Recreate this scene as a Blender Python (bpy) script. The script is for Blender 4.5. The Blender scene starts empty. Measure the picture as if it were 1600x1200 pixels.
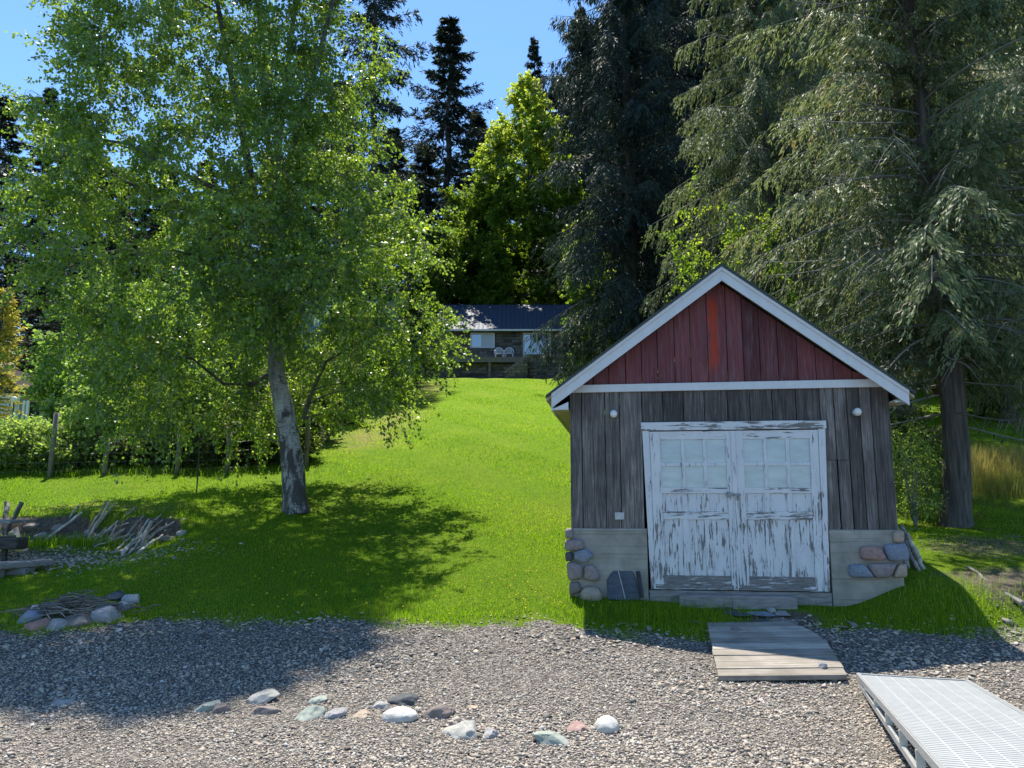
import bpy, bmesh, math, random
import numpy as np
from mathutils import Vector, Matrix, noise as mnoise
R = math.radians
random.seed(7)
S = bpy.context.scene
COL = S.collection
UP = np.array([0., 0., 1.])

# ------------------------------------------------------------------ camera model
F = 1200.0
TH = math.atan(0.15)
CT, ST = math.cos(TH), math.sin(TH)
CAM = Vector((0, 0, 1.7))

def ray(px, py):
    u, v = (px - 800) / F, (600 - py) / F
    return Vector((u, CT - v * ST, ST + v * CT))

def at(px, py, Y):
    r = ray(px, py)
    return CAM + r * (Y / r.y)

# ------------------------------------------------------------------ terrain
PY = [-80, -20, 0, 4, 7, 8, 9, 9.8, 12, 15, 20, 30, 47, 50, 58, 70, 100, 200, 420]
PZ = [-6, -2.6, -.28, -.06, .0, .11, .29, .46, .88, 1.47, 2.6, 4.95, 9.1, 9.55, 10.4, 13.4, 22, 58, 120]

def sstep(a, b, x):
    t = np.clip((x - a) / (b - a), 0, 1)
    return t * t * (3 - 2 * t)

def ground(x, y):
    x = np.asarray(x, float); y = np.asarray(y, float)
    z = np.interp(y, PY, PZ)
    z = (z + np.interp(y - .35, PY, PZ) + np.interp(y + .35, PY, PZ)) / 3
    left = sstep(-5.2, -6.3, x)
    yb = 13.75 + .14 * np.sin(x * 2.3) + .09 * np.sin(x * 5.1 + 1)
    low = np.minimum(z, .40 + .135 * (y - 9.6))
    top = z + .12 * np.exp(-((y - 14.6) / 1.6) ** 2)
    cut = np.where(y > 9.6, low + (top - low) * sstep(yb - .02, yb + .3, y), z)
    z = z + (cut - z) * left
    z = z + .34 * sstep(3.9, 4.9, x) * sstep(8.55, 9.4, y) * sstep(14.5, 10.5, y)
    lo = np.interp(19., PY, PZ); z = np.where(y > 19, z + (lo + (z - lo) * .63 - z) * sstep(-9, -17, x) * sstep(19, 24, y), z)
    amp = np.clip((y - 3) / 12, .15, 1) * np.clip((60 - y) / 20, 1, 1)
    z = z + amp * (.022 * np.sin(x * 1.9 + .7 * y) + .018 * np.sin(1.3 * y - 1.1 * x) + .012 * np.sin(3.7 * x + 2.1 * y))
    z = z + np.where(y > 60, .8 * np.sin(x * .11) + .6 * np.sin(y * .13 + x * .05), 0) * np.clip((y - 60) / 30, 0, 1)
    return z

def gz(x, y):
    return float(ground(x, y))

def gat(px, py):
    """point of the ground seen at a pixel"""
    r = ray(px, py)
    a, b = 2.0, None
    t = 2.0
    prev = t
    while t < 200:
        p = CAM + r * t
        if p.z < gz(p.x, p.y):
            lo, hi = prev, t
            for _ in range(24):
                m = (lo + hi) / 2
                q = CAM + r * m
                if q.z < gz(q.x, q.y): hi = m
                else: lo = m
            return CAM + r * hi
        prev = t
        t += .15 if t < 20 else .6
    return CAM + r * 60

# ------------------------------------------------------------------ scene graph helpers
def tag(o, label=None, cat=None, group=None, kind=None):
    if label: o['label'] = label
    if cat: o['category'] = cat
    if group: o['group'] = group
    if kind: o['kind'] = kind
    return o

def thing(name, label, cat, loc=(0, 0, 0), rz=0, group=None):
    o = bpy.data.objects.new(name, None)
    o.empty_display_size = .2
    COL.objects.link(o)
    o.location = loc
    o.rotation_euler = (0, 0, rz)
    return tag(o, label, cat, group)

def copy_tree(o, parent=None):
    c = o.copy()
    COL.objects.link(c)
    if parent: c.parent = parent
    for ch in [k for k in COL.objects if k.parent == o]:
        copy_tree(ch, c)
    return c

def link_mesh(name, me, mat, parent=None, smooth=False):
    if mat:
        for m in (mat if isinstance(mat, (list, tuple)) else [mat]):
            me.materials.append(m)
    if smooth:
        me.polygons.foreach_set('use_smooth', np.ones(len(me.polygons), bool))
    o = bpy.data.objects.new(name, me)
    COL.objects.link(o)
    if parent: o.parent = parent
    return o

def np_mesh(name, V, Fc, tint=None, extra=None):
    """uniform polygons from numpy arrays"""
    V = np.ascontiguousarray(V, np.float32); Fc = np.ascontiguousarray(Fc, np.int32)
    me = bpy.data.meshes.new(name)
    n, k = Fc.shape
    me.vertices.add(len(V)); me.vertices.foreach_set('co', V.ravel())
    me.loops.add(n * k); me.loops.foreach_set('vertex_index', Fc.ravel())
    me.polygons.add(n); me.polygons.foreach_set('loop_start', np.arange(n, dtype=np.int32) * k)
    me.update(calc_edges=True)
    if tint is not None:
        a = me.attributes.new('tint', 'FLOAT', 'POINT')
        a.data.foreach_set('value', np.ascontiguousarray(tint, np.float32))
    for nm, arr in (extra or {}).items():
        a = me.attributes.new(nm, 'FLOAT', 'POINT')
        a.data.foreach_set('value', np.ascontiguousarray(arr, np.float32))
    return me

class MB:
    def __init__(s):
        s.v, s.f, s.t = [], [], []
    def add(s, vs, fs, tint=.5):
        b = len(s.v)
        s.v += [tuple(p) for p in vs]; s.f += [tuple(i + b for i in q) for q in fs]
        s.t += [tint] * len(vs)
        return s
    def hexa(s, p, tint=.5):       # 4 bottom (ccw), 4 top
        return s.add(p, [(3, 2, 1, 0), (4, 5, 6, 7), (0, 1, 5, 4), (1, 2, 6, 5), (2, 3, 7, 6), (3, 0, 4, 7)], tint)
    def box(s, x0, x1, y0, y1, z0, z1, tint=.5):
        return s.hexa([(x0, y0, z0), (x1, y0, z0), (x1, y1, z0), (x0, y1, z0), (x0, y0, z1), (x1, y0, z1), (x1, y1, z1), (x0, y1, z1)], tint)
    def prism(s, poly, y0, y1, tint=.5):   # poly in (x,z), extruded along y
        n = len(poly)
        vs = [(x, y0, z) for x, z in poly] + [(x, y1, z) for x, z in poly]
        fs = [tuple(range(n)), tuple(range(2 * n - 1, n - 1, -1))] + [(i, i + n, (i + 1) % n + n, (i + 1) % n) for i in range(n)]
        return s.add(vs, fs, tint)
    def slab(s, poly, z0, z1, tint=.5):    # poly in (x,y)
        n = len(poly)
        vs = [(x, y, z0) for x, y in poly] + [(x, y, z1) for x, y in poly]
        fs = [tuple(range(n - 1, -1, -1)), tuple(range(n, 2 * n))] + [(i, (i + 1) % n, (i + 1) % n + n, i + n) for i in range(n)]
        return s.add(vs, fs, tint)
    def bar(s, a, b, w, h, tint=.5):
        a, b = Vector(a), Vector(b); d = (b - a).normalized()
        side = d.cross(Vector((0, 0, 1)))
        if side.length < 1e-3: side = Vector((1, 0, 0))
        side.normalize(); up = side.cross(d)
        q = [(-w, -h), (w, -h), (w, h), (-w, h)]
        A = [a + side * i / 2 + up * j / 2 for i, j in q]; B = [b + side * i / 2 + up * j / 2 for i, j in q]
        return s.hexa(A + B, tint)
    def tube(s, pts, rad, n=8, tint=.5, cap=True, ph=0):
        pts = [Vector(p) for p in pts]
        if not isinstance(rad, (list, tuple)): rad = [rad] * len(pts)
        vs, fs = [], []
        ref = None
        for i, p in enumerate(pts):
            d = (pts[min(i + 1, len(pts) - 1)] - pts[max(i - 1, 0)])
            if d.length < 1e-9: d = Vector((0, 0, 1))
            d.normalize()
            if ref is None:
                ref = Vector((1, 0, 0)) if abs(d.x) < .9 else Vector((0, 1, 0))
            u = (ref - d * ref.dot(d)); u.normalize(); ref = u
            w = d.cross(u)
            for k in range(n):
                a = 2 * math.pi * k / n + ph
                vs.append(p + (u * math.cos(a) + w * math.sin(a)) * rad[i])
        for i in range(len(pts) - 1):
            for k in range(n):
                k2 = (k + 1) % n
                fs.append((i * n + k, i * n + k2, (i + 1) * n + k2, (i + 1) * n + k))
        if cap:
            fs.append(tuple(range(n - 1, -1, -1))); fs.append(tuple(range((len(pts) - 1) * n, len(pts) * n)))
        return s.add(vs, fs, tint)
    def lathe(s, prof, n=16, c=(0, 0, 0), tint=.5):   # (r,z)
        vs, fs = [], []
        for r, z in prof:
            for k in range(n):
                a = 2 * math.pi * k / n
                vs.append((c[0] + r * math.cos(a), c[1] + r * math.sin(a), c[2] + z))
        for i in range(len(prof) - 1):
            for k in range(n):
                k2 = (k + 1) % n
                fs.append((i * n + k, i * n + k2, (i + 1) * n + k2, (i + 1) * n + k))
        return s.add(vs, fs, tint)
    def build(s, name, mat, parent=None, smooth=False, bevel=0):
        me = bpy.data.meshes.new(name)
        me.from_pydata(s.v, [], s.f)
        a = me.attributes.new('tint', 'FLOAT', 'POINT')
        a.data.foreach_set('value', s.t)
        me.update()
        o = link_mesh(name, me, mat, parent, smooth)
        if bevel:
            b = o.modifiers.new('bevel', 'BEVEL'); b.width = bevel; b.segments = 2; b.limit_method = 'ANGLE'
        return o

# ------------------------------------------------------------------ materials
def lk(nt, a, b): nt.links.new(a, b)

class NT:
    def __init__(s, name):
        s.m = bpy.data.materials.new(name); s.m.use_nodes = True
        s.nt = s.m.node_tree; s.b = s.nt.nodes['Principled BSDF']; s.out = s.nt.nodes['Material Output']
        s.tc = None
    def n(s, t, **k):
        nd = s.nt.nodes.new('ShaderNode' + t)
        for a, v in k.items():
            if hasattr(nd, a) and not a.startswith('i_'): setattr(nd, a, v)
        return nd
    def coord(s, scale=(1, 1, 1), rot=(0, 0, 0), kind='Object'):
        if not s.tc: s.tc = s.n('TexCoord')
        mp = s.n('Mapping'); mp.inputs['Scale'].default_value = scale; mp.inputs['Rotation'].default_value = rot
        lk(s.nt, s.tc.outputs[kind], mp.inputs['Vector'])
        return mp.outputs['Vector']
    def noise(s, vec, scale, detail=5, rough=.55, dist=0):
        nd = s.n('TexNoise'); nd.inputs['Scale'].default_value = scale; nd.inputs['Detail'].default_value = detail
        nd.inputs['Roughness'].default_value = rough; nd.inputs['Distortion'].default_value = dist
        lk(s.nt, vec, nd.inputs['Vector']); return nd.outputs['Fac']
    def ramp(s, fac, stops, interp='LINEAR'):
        nd = s.n('ValToRGB'); cr = nd.color_ramp; cr.interpolation = interp
        while len(cr.elements) > 1: cr.elements.remove(cr.elements[-1])
        for i, (p, c) in enumerate(stops):
            e = cr.elements[0] if i == 0 else cr.elements.new(p)
            e.position = p; e.color = (c[0], c[1], c[2], 1) if hasattr(c, '__len__') else (c, c, c, 1)
        lk(s.nt, fac, nd.inputs['Fac']); return nd.outputs['Color']
    def mix(s, fac, a, b, mode='MIX'):
        nd = s.n('Mix'); nd.data_type = 'RGBA'; nd.blend_type = mode
        for sock, v in ((nd.inputs[0], fac), (nd.inputs[6], a), (nd.inputs[7], b)):
            if hasattr(v, 'is_output'): lk(s.nt, v, sock)
            elif isinstance(v, (int, float)):
                sock.default_value = v if sock.type == 'VALUE' else (v, v, v, 1)
            else: sock.default_value = (v[0], v[1], v[2], 1)
        return nd.outputs[2]
    def math(s, op, a, b=0.0, clamp=False):
        nd = s.n('Math'); nd.operation = op; nd.use_clamp = clamp
        for sock, v in ((nd.inputs[0], a), (nd.inputs[1], b)):
            if hasattr(v, 'is_output'): lk(s.nt, v, sock)
            else: sock.default_value = v
        return nd.outputs[0]
    def attr(s, name):
        nd = s.n('Attribute'); nd.attribute_name = name; return nd.outputs['Fac']
    def xyz(s, vec):
        nd = s.n('SeparateXYZ'); lk(s.nt, vec, nd.inputs[0]); return nd.outputs
    def bump(s, h, strength=.5, dist=.02):
        nd = s.n('Bump'); nd.inputs['Strength'].default_value = strength; nd.inputs['Distance'].default_value = dist
        lk(s.nt, h, nd.inputs['Height']); lk(s.nt, nd.outputs[0], s.b.inputs['Normal']); return nd.outputs[0]
    def color(s, c):
        if hasattr(c, 'is_output'): lk(s.nt, c, s.b.inputs['Base Color'])
        else: s.b.inputs['Base Color'].default_value = (*c, 1)
    def set(s, rough=.7, spec=.3, metal=0):
        s.b.inputs['Roughness'].default_value = rough; s.b.inputs['Specular IOR Level'].default_value = spec
        s.b.inputs['Metallic'].default_value = metal; return s.m

def nmat(name, c1, c2, scale=6, rough=.75, spec=.25, bump=.3, dist=.01, stretch=(1, 1, 1), detail=6, tint=.0, metal=0, lo=.3, hi=.7):
    t = NT(name)
    v = t.coord(stretch)
    f = t.noise(v, scale, detail, .6)
    c = t.ramp(f, [(lo, c1), (hi, c2)])
    if tint:
        k = t.math('ADD', t.math('MULTIPLY', t.attr('tint'), tint * 2), 1 - tint)
        c = t.mix(1.0, c, k, 'MULTIPLY')
    t.color(c)
    if bump: t.bump(f, bump, dist)
    return t.set(rough, spec, metal)

def leafmat(name, stops, trans, tw=.5, rough=.45, spec=.4):
    """stops: colours over the per-leaf tint; trans multiplies the transmitted light"""
    t = NT(name)
    c = t.ramp(t.attr('tint'), stops)
    t.color(c); t.set(rough, spec)
    tr = t.n('BsdfTranslucent')
    lk(t.nt, t.mix(1.0, c, trans, 'MULTIPLY'), tr.inputs['Color'])
    mx = t.n('MixShader'); mx.inputs[0].default_value = tw
    lk(t.nt, t.b.outputs[0], mx.inputs[1]); lk(t.nt, tr.outputs[0], mx.inputs[2])
    lk(t.nt, mx.outputs[0], t.out.inputs['Surface'])
    return t.m

M = {}
# weathered vertical boards
def wood_boards(name, dark, mid, light, vert=True, tint=.35, horiz_axis=None):
    t = NT(name)
    st = (18, 18, .7) if vert else (.7, 18, 18)
    if horiz_axis == 'xy': st = (.7, 16, 16)
    v = t.coord(st)
    # shift the grain per board
    add = t.n('VectorMath'); add.operation = 'ADD'
    comb = t.n('CombineXYZ')
    tt = t.math('MULTIPLY', t.attr('tint'), 37.0)
    for i in range(3): lk(t.nt, tt, comb.inputs[i])
    lk(t.nt, v, add.inputs[0]); lk(t.nt, comb.outputs[0], add.inputs[1])
    g = t.noise(add.outputs[0], 2.6, 9, .72, .9)
    big = t.noise(t.coord((1, 1, .6)), 2.5, 4, .6)
    c = t.ramp(g, [(.3, dark), (.52, mid), (.75, light)])
    c = t.mix(t.math('MULTIPLY', t.ramp(big, [(.4, 0.0), (.65, 1.0)]), .45), c, dark)
    k = t.math('ADD', t.math('MULTIPLY', t.attr('tint'), tint * 2), 1 - tint)
    c = t.mix(1.0, c, k, 'MULTIPLY')
    t.color(c); t.bump(g, .55, .006)
    return t, c, g

t, c, g = wood_boards('weathered_boards', (.027, .023, .021), (.135, .12, .11), (.34, .315, .285), tint=.36)
# old white paint specks and a dark damp foot
sp = t.noise(t.coord((30, 30, 8)), 1.6, 5, .7)
c = t.mix(t.math('MULTIPLY', t.ramp(sp, [(.66, 0.0), (.70, 1.0)]), .5), c, (.42, .42, .42))
P_ = t.xyz(t.coord())
redd = t.math('MULTIPLY', t.ramp(P_[2], [(.0, 0.0), (1.0, 0.0)]), 0)
t.color(c); M['boards'] = t.set(.85, .2)

t, c, g = wood_boards('faded_red_boards', (.075, .024, .026), (.145, .045, .048), (.22, .105, .105), tint=.38)
wear = t.noise(t.coord((14, 14, 1.0)), 2.0, 7, .7)
c = t.mix(t.math('MULTIPLY', t.ramp(wear, [(.50, 0.0), (.68, 1.0)]), .7), c, (.15, .11, .12))
# bright red touched-up streak near the middle of the gable
px_ = t.xyz(t.coord())
jit = t.math('MULTIPLY', t.math('SUBTRACT', t.noise(t.coord((6, 6, 2)), 3, 6, .7), .5), .16)
dx = t.math('ABSOLUTE', t.math('ADD', t.math('SUBTRACT', px_[0], -.075), jit))
sx = t.ramp(dx, [(.045, 1.0), (.068, 0.0)])
dz = t.math('ABSOLUTE', t.math('ADD', t.math('SUBTRACT', px_[2], 3.42), t.math('MULTIPLY', jit, 2.0)))
sz = t.ramp(t.math('MULTIPLY', dz, 1.0), [(.36, 1.0), (.52, 0.0)])
c = t.mix(t.math('MULTIPLY', t.math('MULTIPLY', sx, sz), t.ramp(wear, [(.45, 1.0), (.68, .5)])), c, t.ramp(g, [(.3, (.30, .035, .018)), (.7, (.42, .06, .03))]))
t.color(c); M['red'] = t.set(.8, .2)

def peel(name, st, amount, seed):
    t = NT(name)
    v = t.coord(st)
    a = t.noise(v, 1.0, 9, .68, .35)
    b = t.noise(t.coord((1.6, 1.6, 1.6)), 1.6, 4, .6)
    z = t.xyz(t.coord())[2]
    low = t.math('MULTIPLY', t.math('SUBTRACT', 1.2, z), .05)
    h = t.math('ADD', t.math('ADD', a, t.math('MULTIPLY', t.math('SUBTRACT', b, .5), .42)), low)
    mask = t.ramp(h, [(.615 - amount, 0.0), (.63 - amount, 1.0)])
    edge = t.ramp(h, [(.58 - amount, (.63, .63, .625)), (.61 - amount, (.54, .54, .54)), (.62 - amount, (.28, .28, .28))])
    grain = t.noise(t.coord((st[0] * 2.2, 20, st[2] * 2.2)), 1.5, 6, .6)
    woodc = t.ramp(grain, [(.3, (.10, .095, .09)), (.7, (.25, .235, .22))])
    stain = t.noise(t.coord((4, 4, 2)), 2.0, 5, .6)
    paint = t.mix(1.0, edge, t.ramp(stain, [(.3, (.86, .88, .9)), (.7, (1, 1, 1))]), 'MULTIPLY')
    t.color(t.mix(mask, paint, woodc))
    hh = t.math('SUBTRACT', t.math('MULTIPLY', grain, .25), mask)
    t.bump(hh, .6, .004)
    return t.set(.6, .3)
M['peel_v'] = peel('peeling_white_paint_upright', (34, 30, 3.4), .03, 1)
M['peel_h'] = peel('peeling_white_paint_level', (3.4, 30, 34), .045, 2)
M['peel_hh'] = peel('peeling_white_paint_worn', (2.6, 22, 26), .14, 3)
M['trim'] = peel('white_trim_paint', (3, 12, 12), -.09, 4)
M['pane'] = nmat('clouded_glass', (.34, .40, .41), (.50, .55, .56), 3, .12, .5, 0, stretch=(1, 1, 3))
M['soffit'] = nmat('soffit_boards', (.42, .36, .26), (.52, .46, .34), 5, .8, .2, .2, stretch=(6, .6, 1))
M['roofing'] = nmat('green_grey_shingle', (.035, .05, .045), (.07, .085, .08), 30, .9, .2, .4)
# board-marked concrete
t = NT('board_marked_concrete')
f = t.noise(t.coord(), 4, 8, .65); l = t.noise(t.coord((.4, .4, 26)), 1.0, 4, .6)
c = t.ramp(f, [(.3, (.22, .205, .17)), (.7, (.37, .35, .30))])
c = t.mix(t.ramp(l, [(.56, 0.0), (.62, .5)]), c, (.15, .14, .115))
t.color(c); t.bump(l, .5, .012); M['concrete'] = t.set(.9, .2)
M['lampglass'] = nmat('milky_lamp_globe', (.62, .62, .6), (.7, .7, .68), 4, .25, .5, 0)
M['metal'] = nmat('dull_metal', (.3, .3, .31), (.42, .42, .43), 12, .45, .5, .1, metal=.6)
M['black'] = nmat('black_plastic', (.012, .012, .013), (.03, .03, .032), 10, .5, .4, .1)
M['latch'] = nmat('old_latch_metal', (.32, .34, .37), (.16, .12, .07), 22, .6, .4, .3)
M['slate'] = nmat('dark_slate', (.035, .045, .06), (.085, .10, .125), 7, .6, .35, .5, .01, stretch=(1, 1, 3))
M['vein'] = nmat('pale_vein', (.3, .3, .3), (.42, .42, .42), 10, .6)
def stone(name, a, b, scale=7, bump=.6, speck=None):
    t = NT(name)
    v = t.coord()
    f = t.noise(v, scale, 9, .65); q = t.noise(v, scale * 5, 6, .7)
    c = t.ramp(f, [(.3, a), (.7, b)])
    c = t.mix(.35, c, t.ramp(q, [(.35, tuple(k * .6 for k in a)), (.65, tuple(min(1, k * 1.15) for k in b))]))
    if speck: c = t.mix(t.ramp(q, [(.6, 0.0), (.66, .6)]), c, speck)
    t.color(c); t.bump(t.math('ADD', f, t.math('MULTIPLY', q, .4)), bump, .025)
    return t.set(.85, .25)
SC = dict(tan=((.30, .23, .17), (.42, .34, .26)), grey=((.22, .215, .21), (.36, .35, .34)), pale=((.29, .28, .25), (.41, .40, .36)),
          white=((.40, .39, .36), (.53, .52, .48)), green=((.23, .26, .22), (.34, .37, .32)), slate=((.05, .055, .06), (.11, .115, .12)),
          pink=((.26, .16, .14), (.38, .26, .23)), brown=((.15, .125, .11), (.25, .21, .19)), blue=((.15, .18, .23), (.25, .28, .33)),
          mauve=((.2, .16, .16), (.31, .26, .25)), rose=((.3, .15, .12), (.4, .24, .2)))
for k, (a, b) in SC.items(): M['st_' + k] = stone(k + '_stone', a, b)

t, c, g = wood_boards('silvered_planks', (.13, .11, .085), (.36, .32, .27), (.54, .50, .44), horiz_axis='xy', tint=.3)
M['plank'] = t.set(.85, .2)
M['drift'] = nmat('driftwood', (.20, .175, .145), (.52, .47, .40), 3, .85, .2, .5, .01, stretch=(3, 3, 3), tint=.35)
M['darkwood'] = nmat('dark_old_timber', (.03, .028, .026), (.10, .09, .08), 5, .9, .2, .5, .01, stretch=(1, 6, 6))
M['greywood'] = nmat('grey_old_timber', (.14, .13, .125), (.34, .32, .30), 5, .85, .2, .5, .01, stretch=(1, 9, 9))
M['post'] = nmat('fence_post_wood', (.13, .12, .10), (.25, .235, .2), 6, .85, .2, .4, .01, stretch=(6, 6, 1))
M['wire'] = nmat('galvanised_wire', (.07, .07, .07), (.12, .12, .12), 5, .5, .5, 0)
M['twig'] = nmat('dry_twigs', (.10, .085, .07), (.27, .235, .19), 8, .9, .2, 0, tint=.4)
M['alu'] = nmat('brushed_aluminium', (.42, .43, .43), (.55, .56, .56), 20, .4, .5, .05, stretch=(1, 1, 8), metal=.55)
M['grate'] = nmat('pale_grey_decking', (.31, .325, .325), (.36, .375, .375), 5, .5, .4, .05)
M['bark_cedar'] = nmat('cedar_bark', (.055, .045, .04), (.19, .165, .145), 2.2, .95, .15, 1.0, .05, stretch=(7, 7, .6), detail=8)
M['bark_far'] = nmat('conifer_bark', (.05, .042, .038), (.12, .105, .095), 3, .95, .15, .5, .03, stretch=(4, 4, .6))
M['bark_grey'] = nmat('pale_dead_branch', (.14, .13, .115), (.30, .285, .255), 5, .9, .15, .3, .01)
t = NT('birch_bark')
v = t.coord()
f = t.noise(t.coord((1, 1, .55)), 5, 8, .65, .4); le = t.noise(t.coord((3, 3, 26)), 1.6, 5, .6)
c = t.ramp(f, [(.3, (.13, .12, .11)), (.5, (.36, .345, .32)), (.75, (.55, .535, .50))])
c = t.mix(t.ramp(le, [(.58, 0.0), (.64, .85)]), c, (.07, .06, .055))
z = t.xyz(v)[2]
rough_ = t.noise(t.coord((1, 1, .35)), 6, 7, .7, .8)
dk = t.math('ADD', rough_, t.math('MULTIPLY', t.math('SUBTRACT', 1.2, z), .07))
c = t.mix(t.ramp(dk, [(.47, 0.0), (.56, .9)]), c, (.055, .048, .043))
up_ = t.ramp(t.math('MULTIPLY', z, .1), [(.24, 0.0), (.42, .85)])
c = t.mix(up_, c, (.13, .115, .10))
t.color(c); t.bump(t.math('ADD', f, t.math('MULTIPLY', rough_, 1.0)), .8, .04); M['bark_birch'] = t.set(.85, .2)
M['bark_dark'] = nmat('dark_birch_limbs', (.045, .04, .035), (.16, .145, .125), 5, .9, .15, .4, .02, stretch=(2, 2, .7))

G_ = lambda *c: c
M['leaf_birch'] = leafmat('birch_leaves', [(0, (.054, .094, .02)), (.55, (.108, .172, .03)), (.9, (.165, .24, .04)), (1, (.24, .29, .06))], (2.8, 2.7, 1.2), .5, .40, .9)
M['leaf_maple'] = leafmat('maple_leaves', [(0, (.05, .09, .014)), (.5, (.10, .16, .015)), (1, (.23, .28, .045))], (2.9, 2.8, 1.4), .5, .5, .3)
M['leaf_gold'] = leafmat('spring_gold_leaves', [(0, (.11, .15, .012)), (.5, (.22, .24, .012)), (1, (.32, .28, .02))], (2.4, 2.3, 1.0), .5, .5, .3)
M['leaf_shrub'] = leafmat('shrub_leaves', [(0, (.06, .10, .025)), (.6, (.125, .195, .05)), (1, (.24, .30, .09))], (2.6, 2.7, 1.4), .45, .5, .35)
M['leaf_dkshrub'] = leafmat('hedge_leaves', [(0, (.035, .05, .018)), (.6, (.065, .09, .03)), (1, (.15, .16, .07))], (2.4, 2.4, 1.4), .4, .5, .35)
M['needle'] = leafmat('cedar_sprays', [(0, (.06, .075, .038)), (.5, (.135, .165, .075)), (.85, (.22, .25, .12)), (1, (.28, .22, .12))], (1.6, 1.7, 1.2), .36, .55, .3)
M['needle_dark'] = leafmat('dark_cedar_sprays', [(0, (.016, .026, .024)), (.6, (.03, .046, .037)), (1, (.055, .072, .05))], (1.5, 1.7, 1.3), .3, .6, .22)
M['needle_fir'] = leafmat('fir_needles', [(0, (.018, .026, .02)), (.6, (.035, .048, .032)), (1, (.06, .072, .045))], (1.3, 1.4, 1.0), .2, .6, .22)
M['needle_gold'] = leafmat('golden_cypress_sprays', [(0, (.22, .20, .05)), (1, (.44, .38, .09))], (2.0, 2.0, 1), .45)
M['grass'] = leafmat('lawn_blades', [(0, (.062, .125, .006)), (.5, (.122, .212, .008)), (.9, (.18, .265, .012)), (1, (.31, .29, .08))], (2.5, 2.6, .8), .5, .55, .2)
M['drygrass'] = leafmat('dry_grass_stems', [(0, (.14, .18, .03)), (.5, (.28, .27, .08)), (1, (.50, .41, .21))], (1.9, 1.8, 1.2), .45)
M['dandelion'] = nmat('dandelion_yellow', (.75, .55, .02), (.85, .65, .05), 5, .7, .2, 0)

# the beach pebbles
t = NT('beach_pebbles')
c = t.ramp(t.attr('tint'), [(0, (.10, .095, .088)), (.18, (.24, .215, .185)), (.42, (.40, .35, .29)), (.6, (.48, .425, .35)), (.75, (.53, .45, .345)), (.88, (.44, .33, .26)), (.95, (.55, .51, .45)), (1, (.62, .59, .54))])
f = t.noise(t.coord(), 60, 4, .6)
t.color(t.mix(1.0, c, t.ramp(f, [(.3, .7), (.7, 1.0)]), 'MULTIPLY')); M['pebble'] = t.set(.8, .25)

# terrain: lawn / gravel / bare soil from attributes
t = NT('lawn_and_beach')
v = t.coord()
jit = t.math('MULTIPLY', t.math('SUBTRACT', t.noise(v, 2.5, 6, .65), .5), .9)
edge = t.math('ADD', t.attr('edge'), jit)
gr_ = 0; gm = t.ramp(t.math('ADD', edge, .5), [(.46, 0.0), (.54, 1.0)])
big = t.noise(t.coord((1, .6, 1)), .55, 5, .6); fine = t.noise(v, 14, 6, .7); mid = t.noise(t.coord((1, .45, 1)), 2.2, 5, .6)
gr = t.ramp(fine, [(.25, (.072, .138, .006)), (.5, (.13, .222, .008)), (.75, (.185, .285, .012))])
gr = t.mix(t.math('MULTIPLY', t.ramp(big, [(.45, 0.0), (.62, 1.0)]), .45), gr, (.20, .26, .022))
gr = t.mix(t.math('MULTIPLY', t.ramp(mid, [(.35, 1.0), (.5, 0.0)]), .35), gr, (.07, .17, .006))
dry = t.ramp(t.attr('dry'), [(0.1, 0.0), (.9, 1.0)])
gr = t.mix(t.math('MULTIPLY', dry, t.ramp(mid, [(.35, .2), (.6, 1.0)])), gr, (.21, .19, .07))
gv = t.n('TexVoronoi'); gv.inputs['Scale'].default_value = 42; lk(t.nt, v, gv.inputs['Vector'])
gvs = t.n('SeparateColor'); lk(t.nt, gv.outputs['Color'], gvs.inputs[0])
gc = t.ramp(gvs.outputs[0], [(0, (.06, .055, .05)), (.4, (.17, .15, .13)), (.75, (.27, .24, .20)), (1, (.38, .36, .33))])
gc = t.mix(t.ramp(gv.outputs['Distance'], [(.3, 0.0), (.7, .8)]), gc, (.05, .045, .04))
soil = t.ramp(t.noise(v, 18, 6, .7), [(.3, (.045, .037, .028)), (.7, (.15, .125, .095))])
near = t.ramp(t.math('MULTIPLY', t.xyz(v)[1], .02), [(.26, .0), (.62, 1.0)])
gr = t.mix(near, t.mix(1.0, gr, (.58, .58, .6), 'MULTIPLY'), gr)  # nearer lawn ground painted darker: thatch plus the shade between blades
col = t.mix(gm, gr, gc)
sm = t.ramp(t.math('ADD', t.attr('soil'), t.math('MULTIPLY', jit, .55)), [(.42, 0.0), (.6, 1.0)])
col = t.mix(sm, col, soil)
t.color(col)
hb = t.math('ADD', t.math('MULTIPLY', fine, .6), t.math('MULTIPLY', t.math('SUBTRACT', 1.0, gv.outputs['Distance']), .4))
t.bump(hb, .8, .03); M['terrain'] = t.set(.95, .1)
M['water'] = nmat('lake_water', (.02, .05, .07), (.03, .07, .09), 1, .05, .5, .15, .05)

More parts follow.
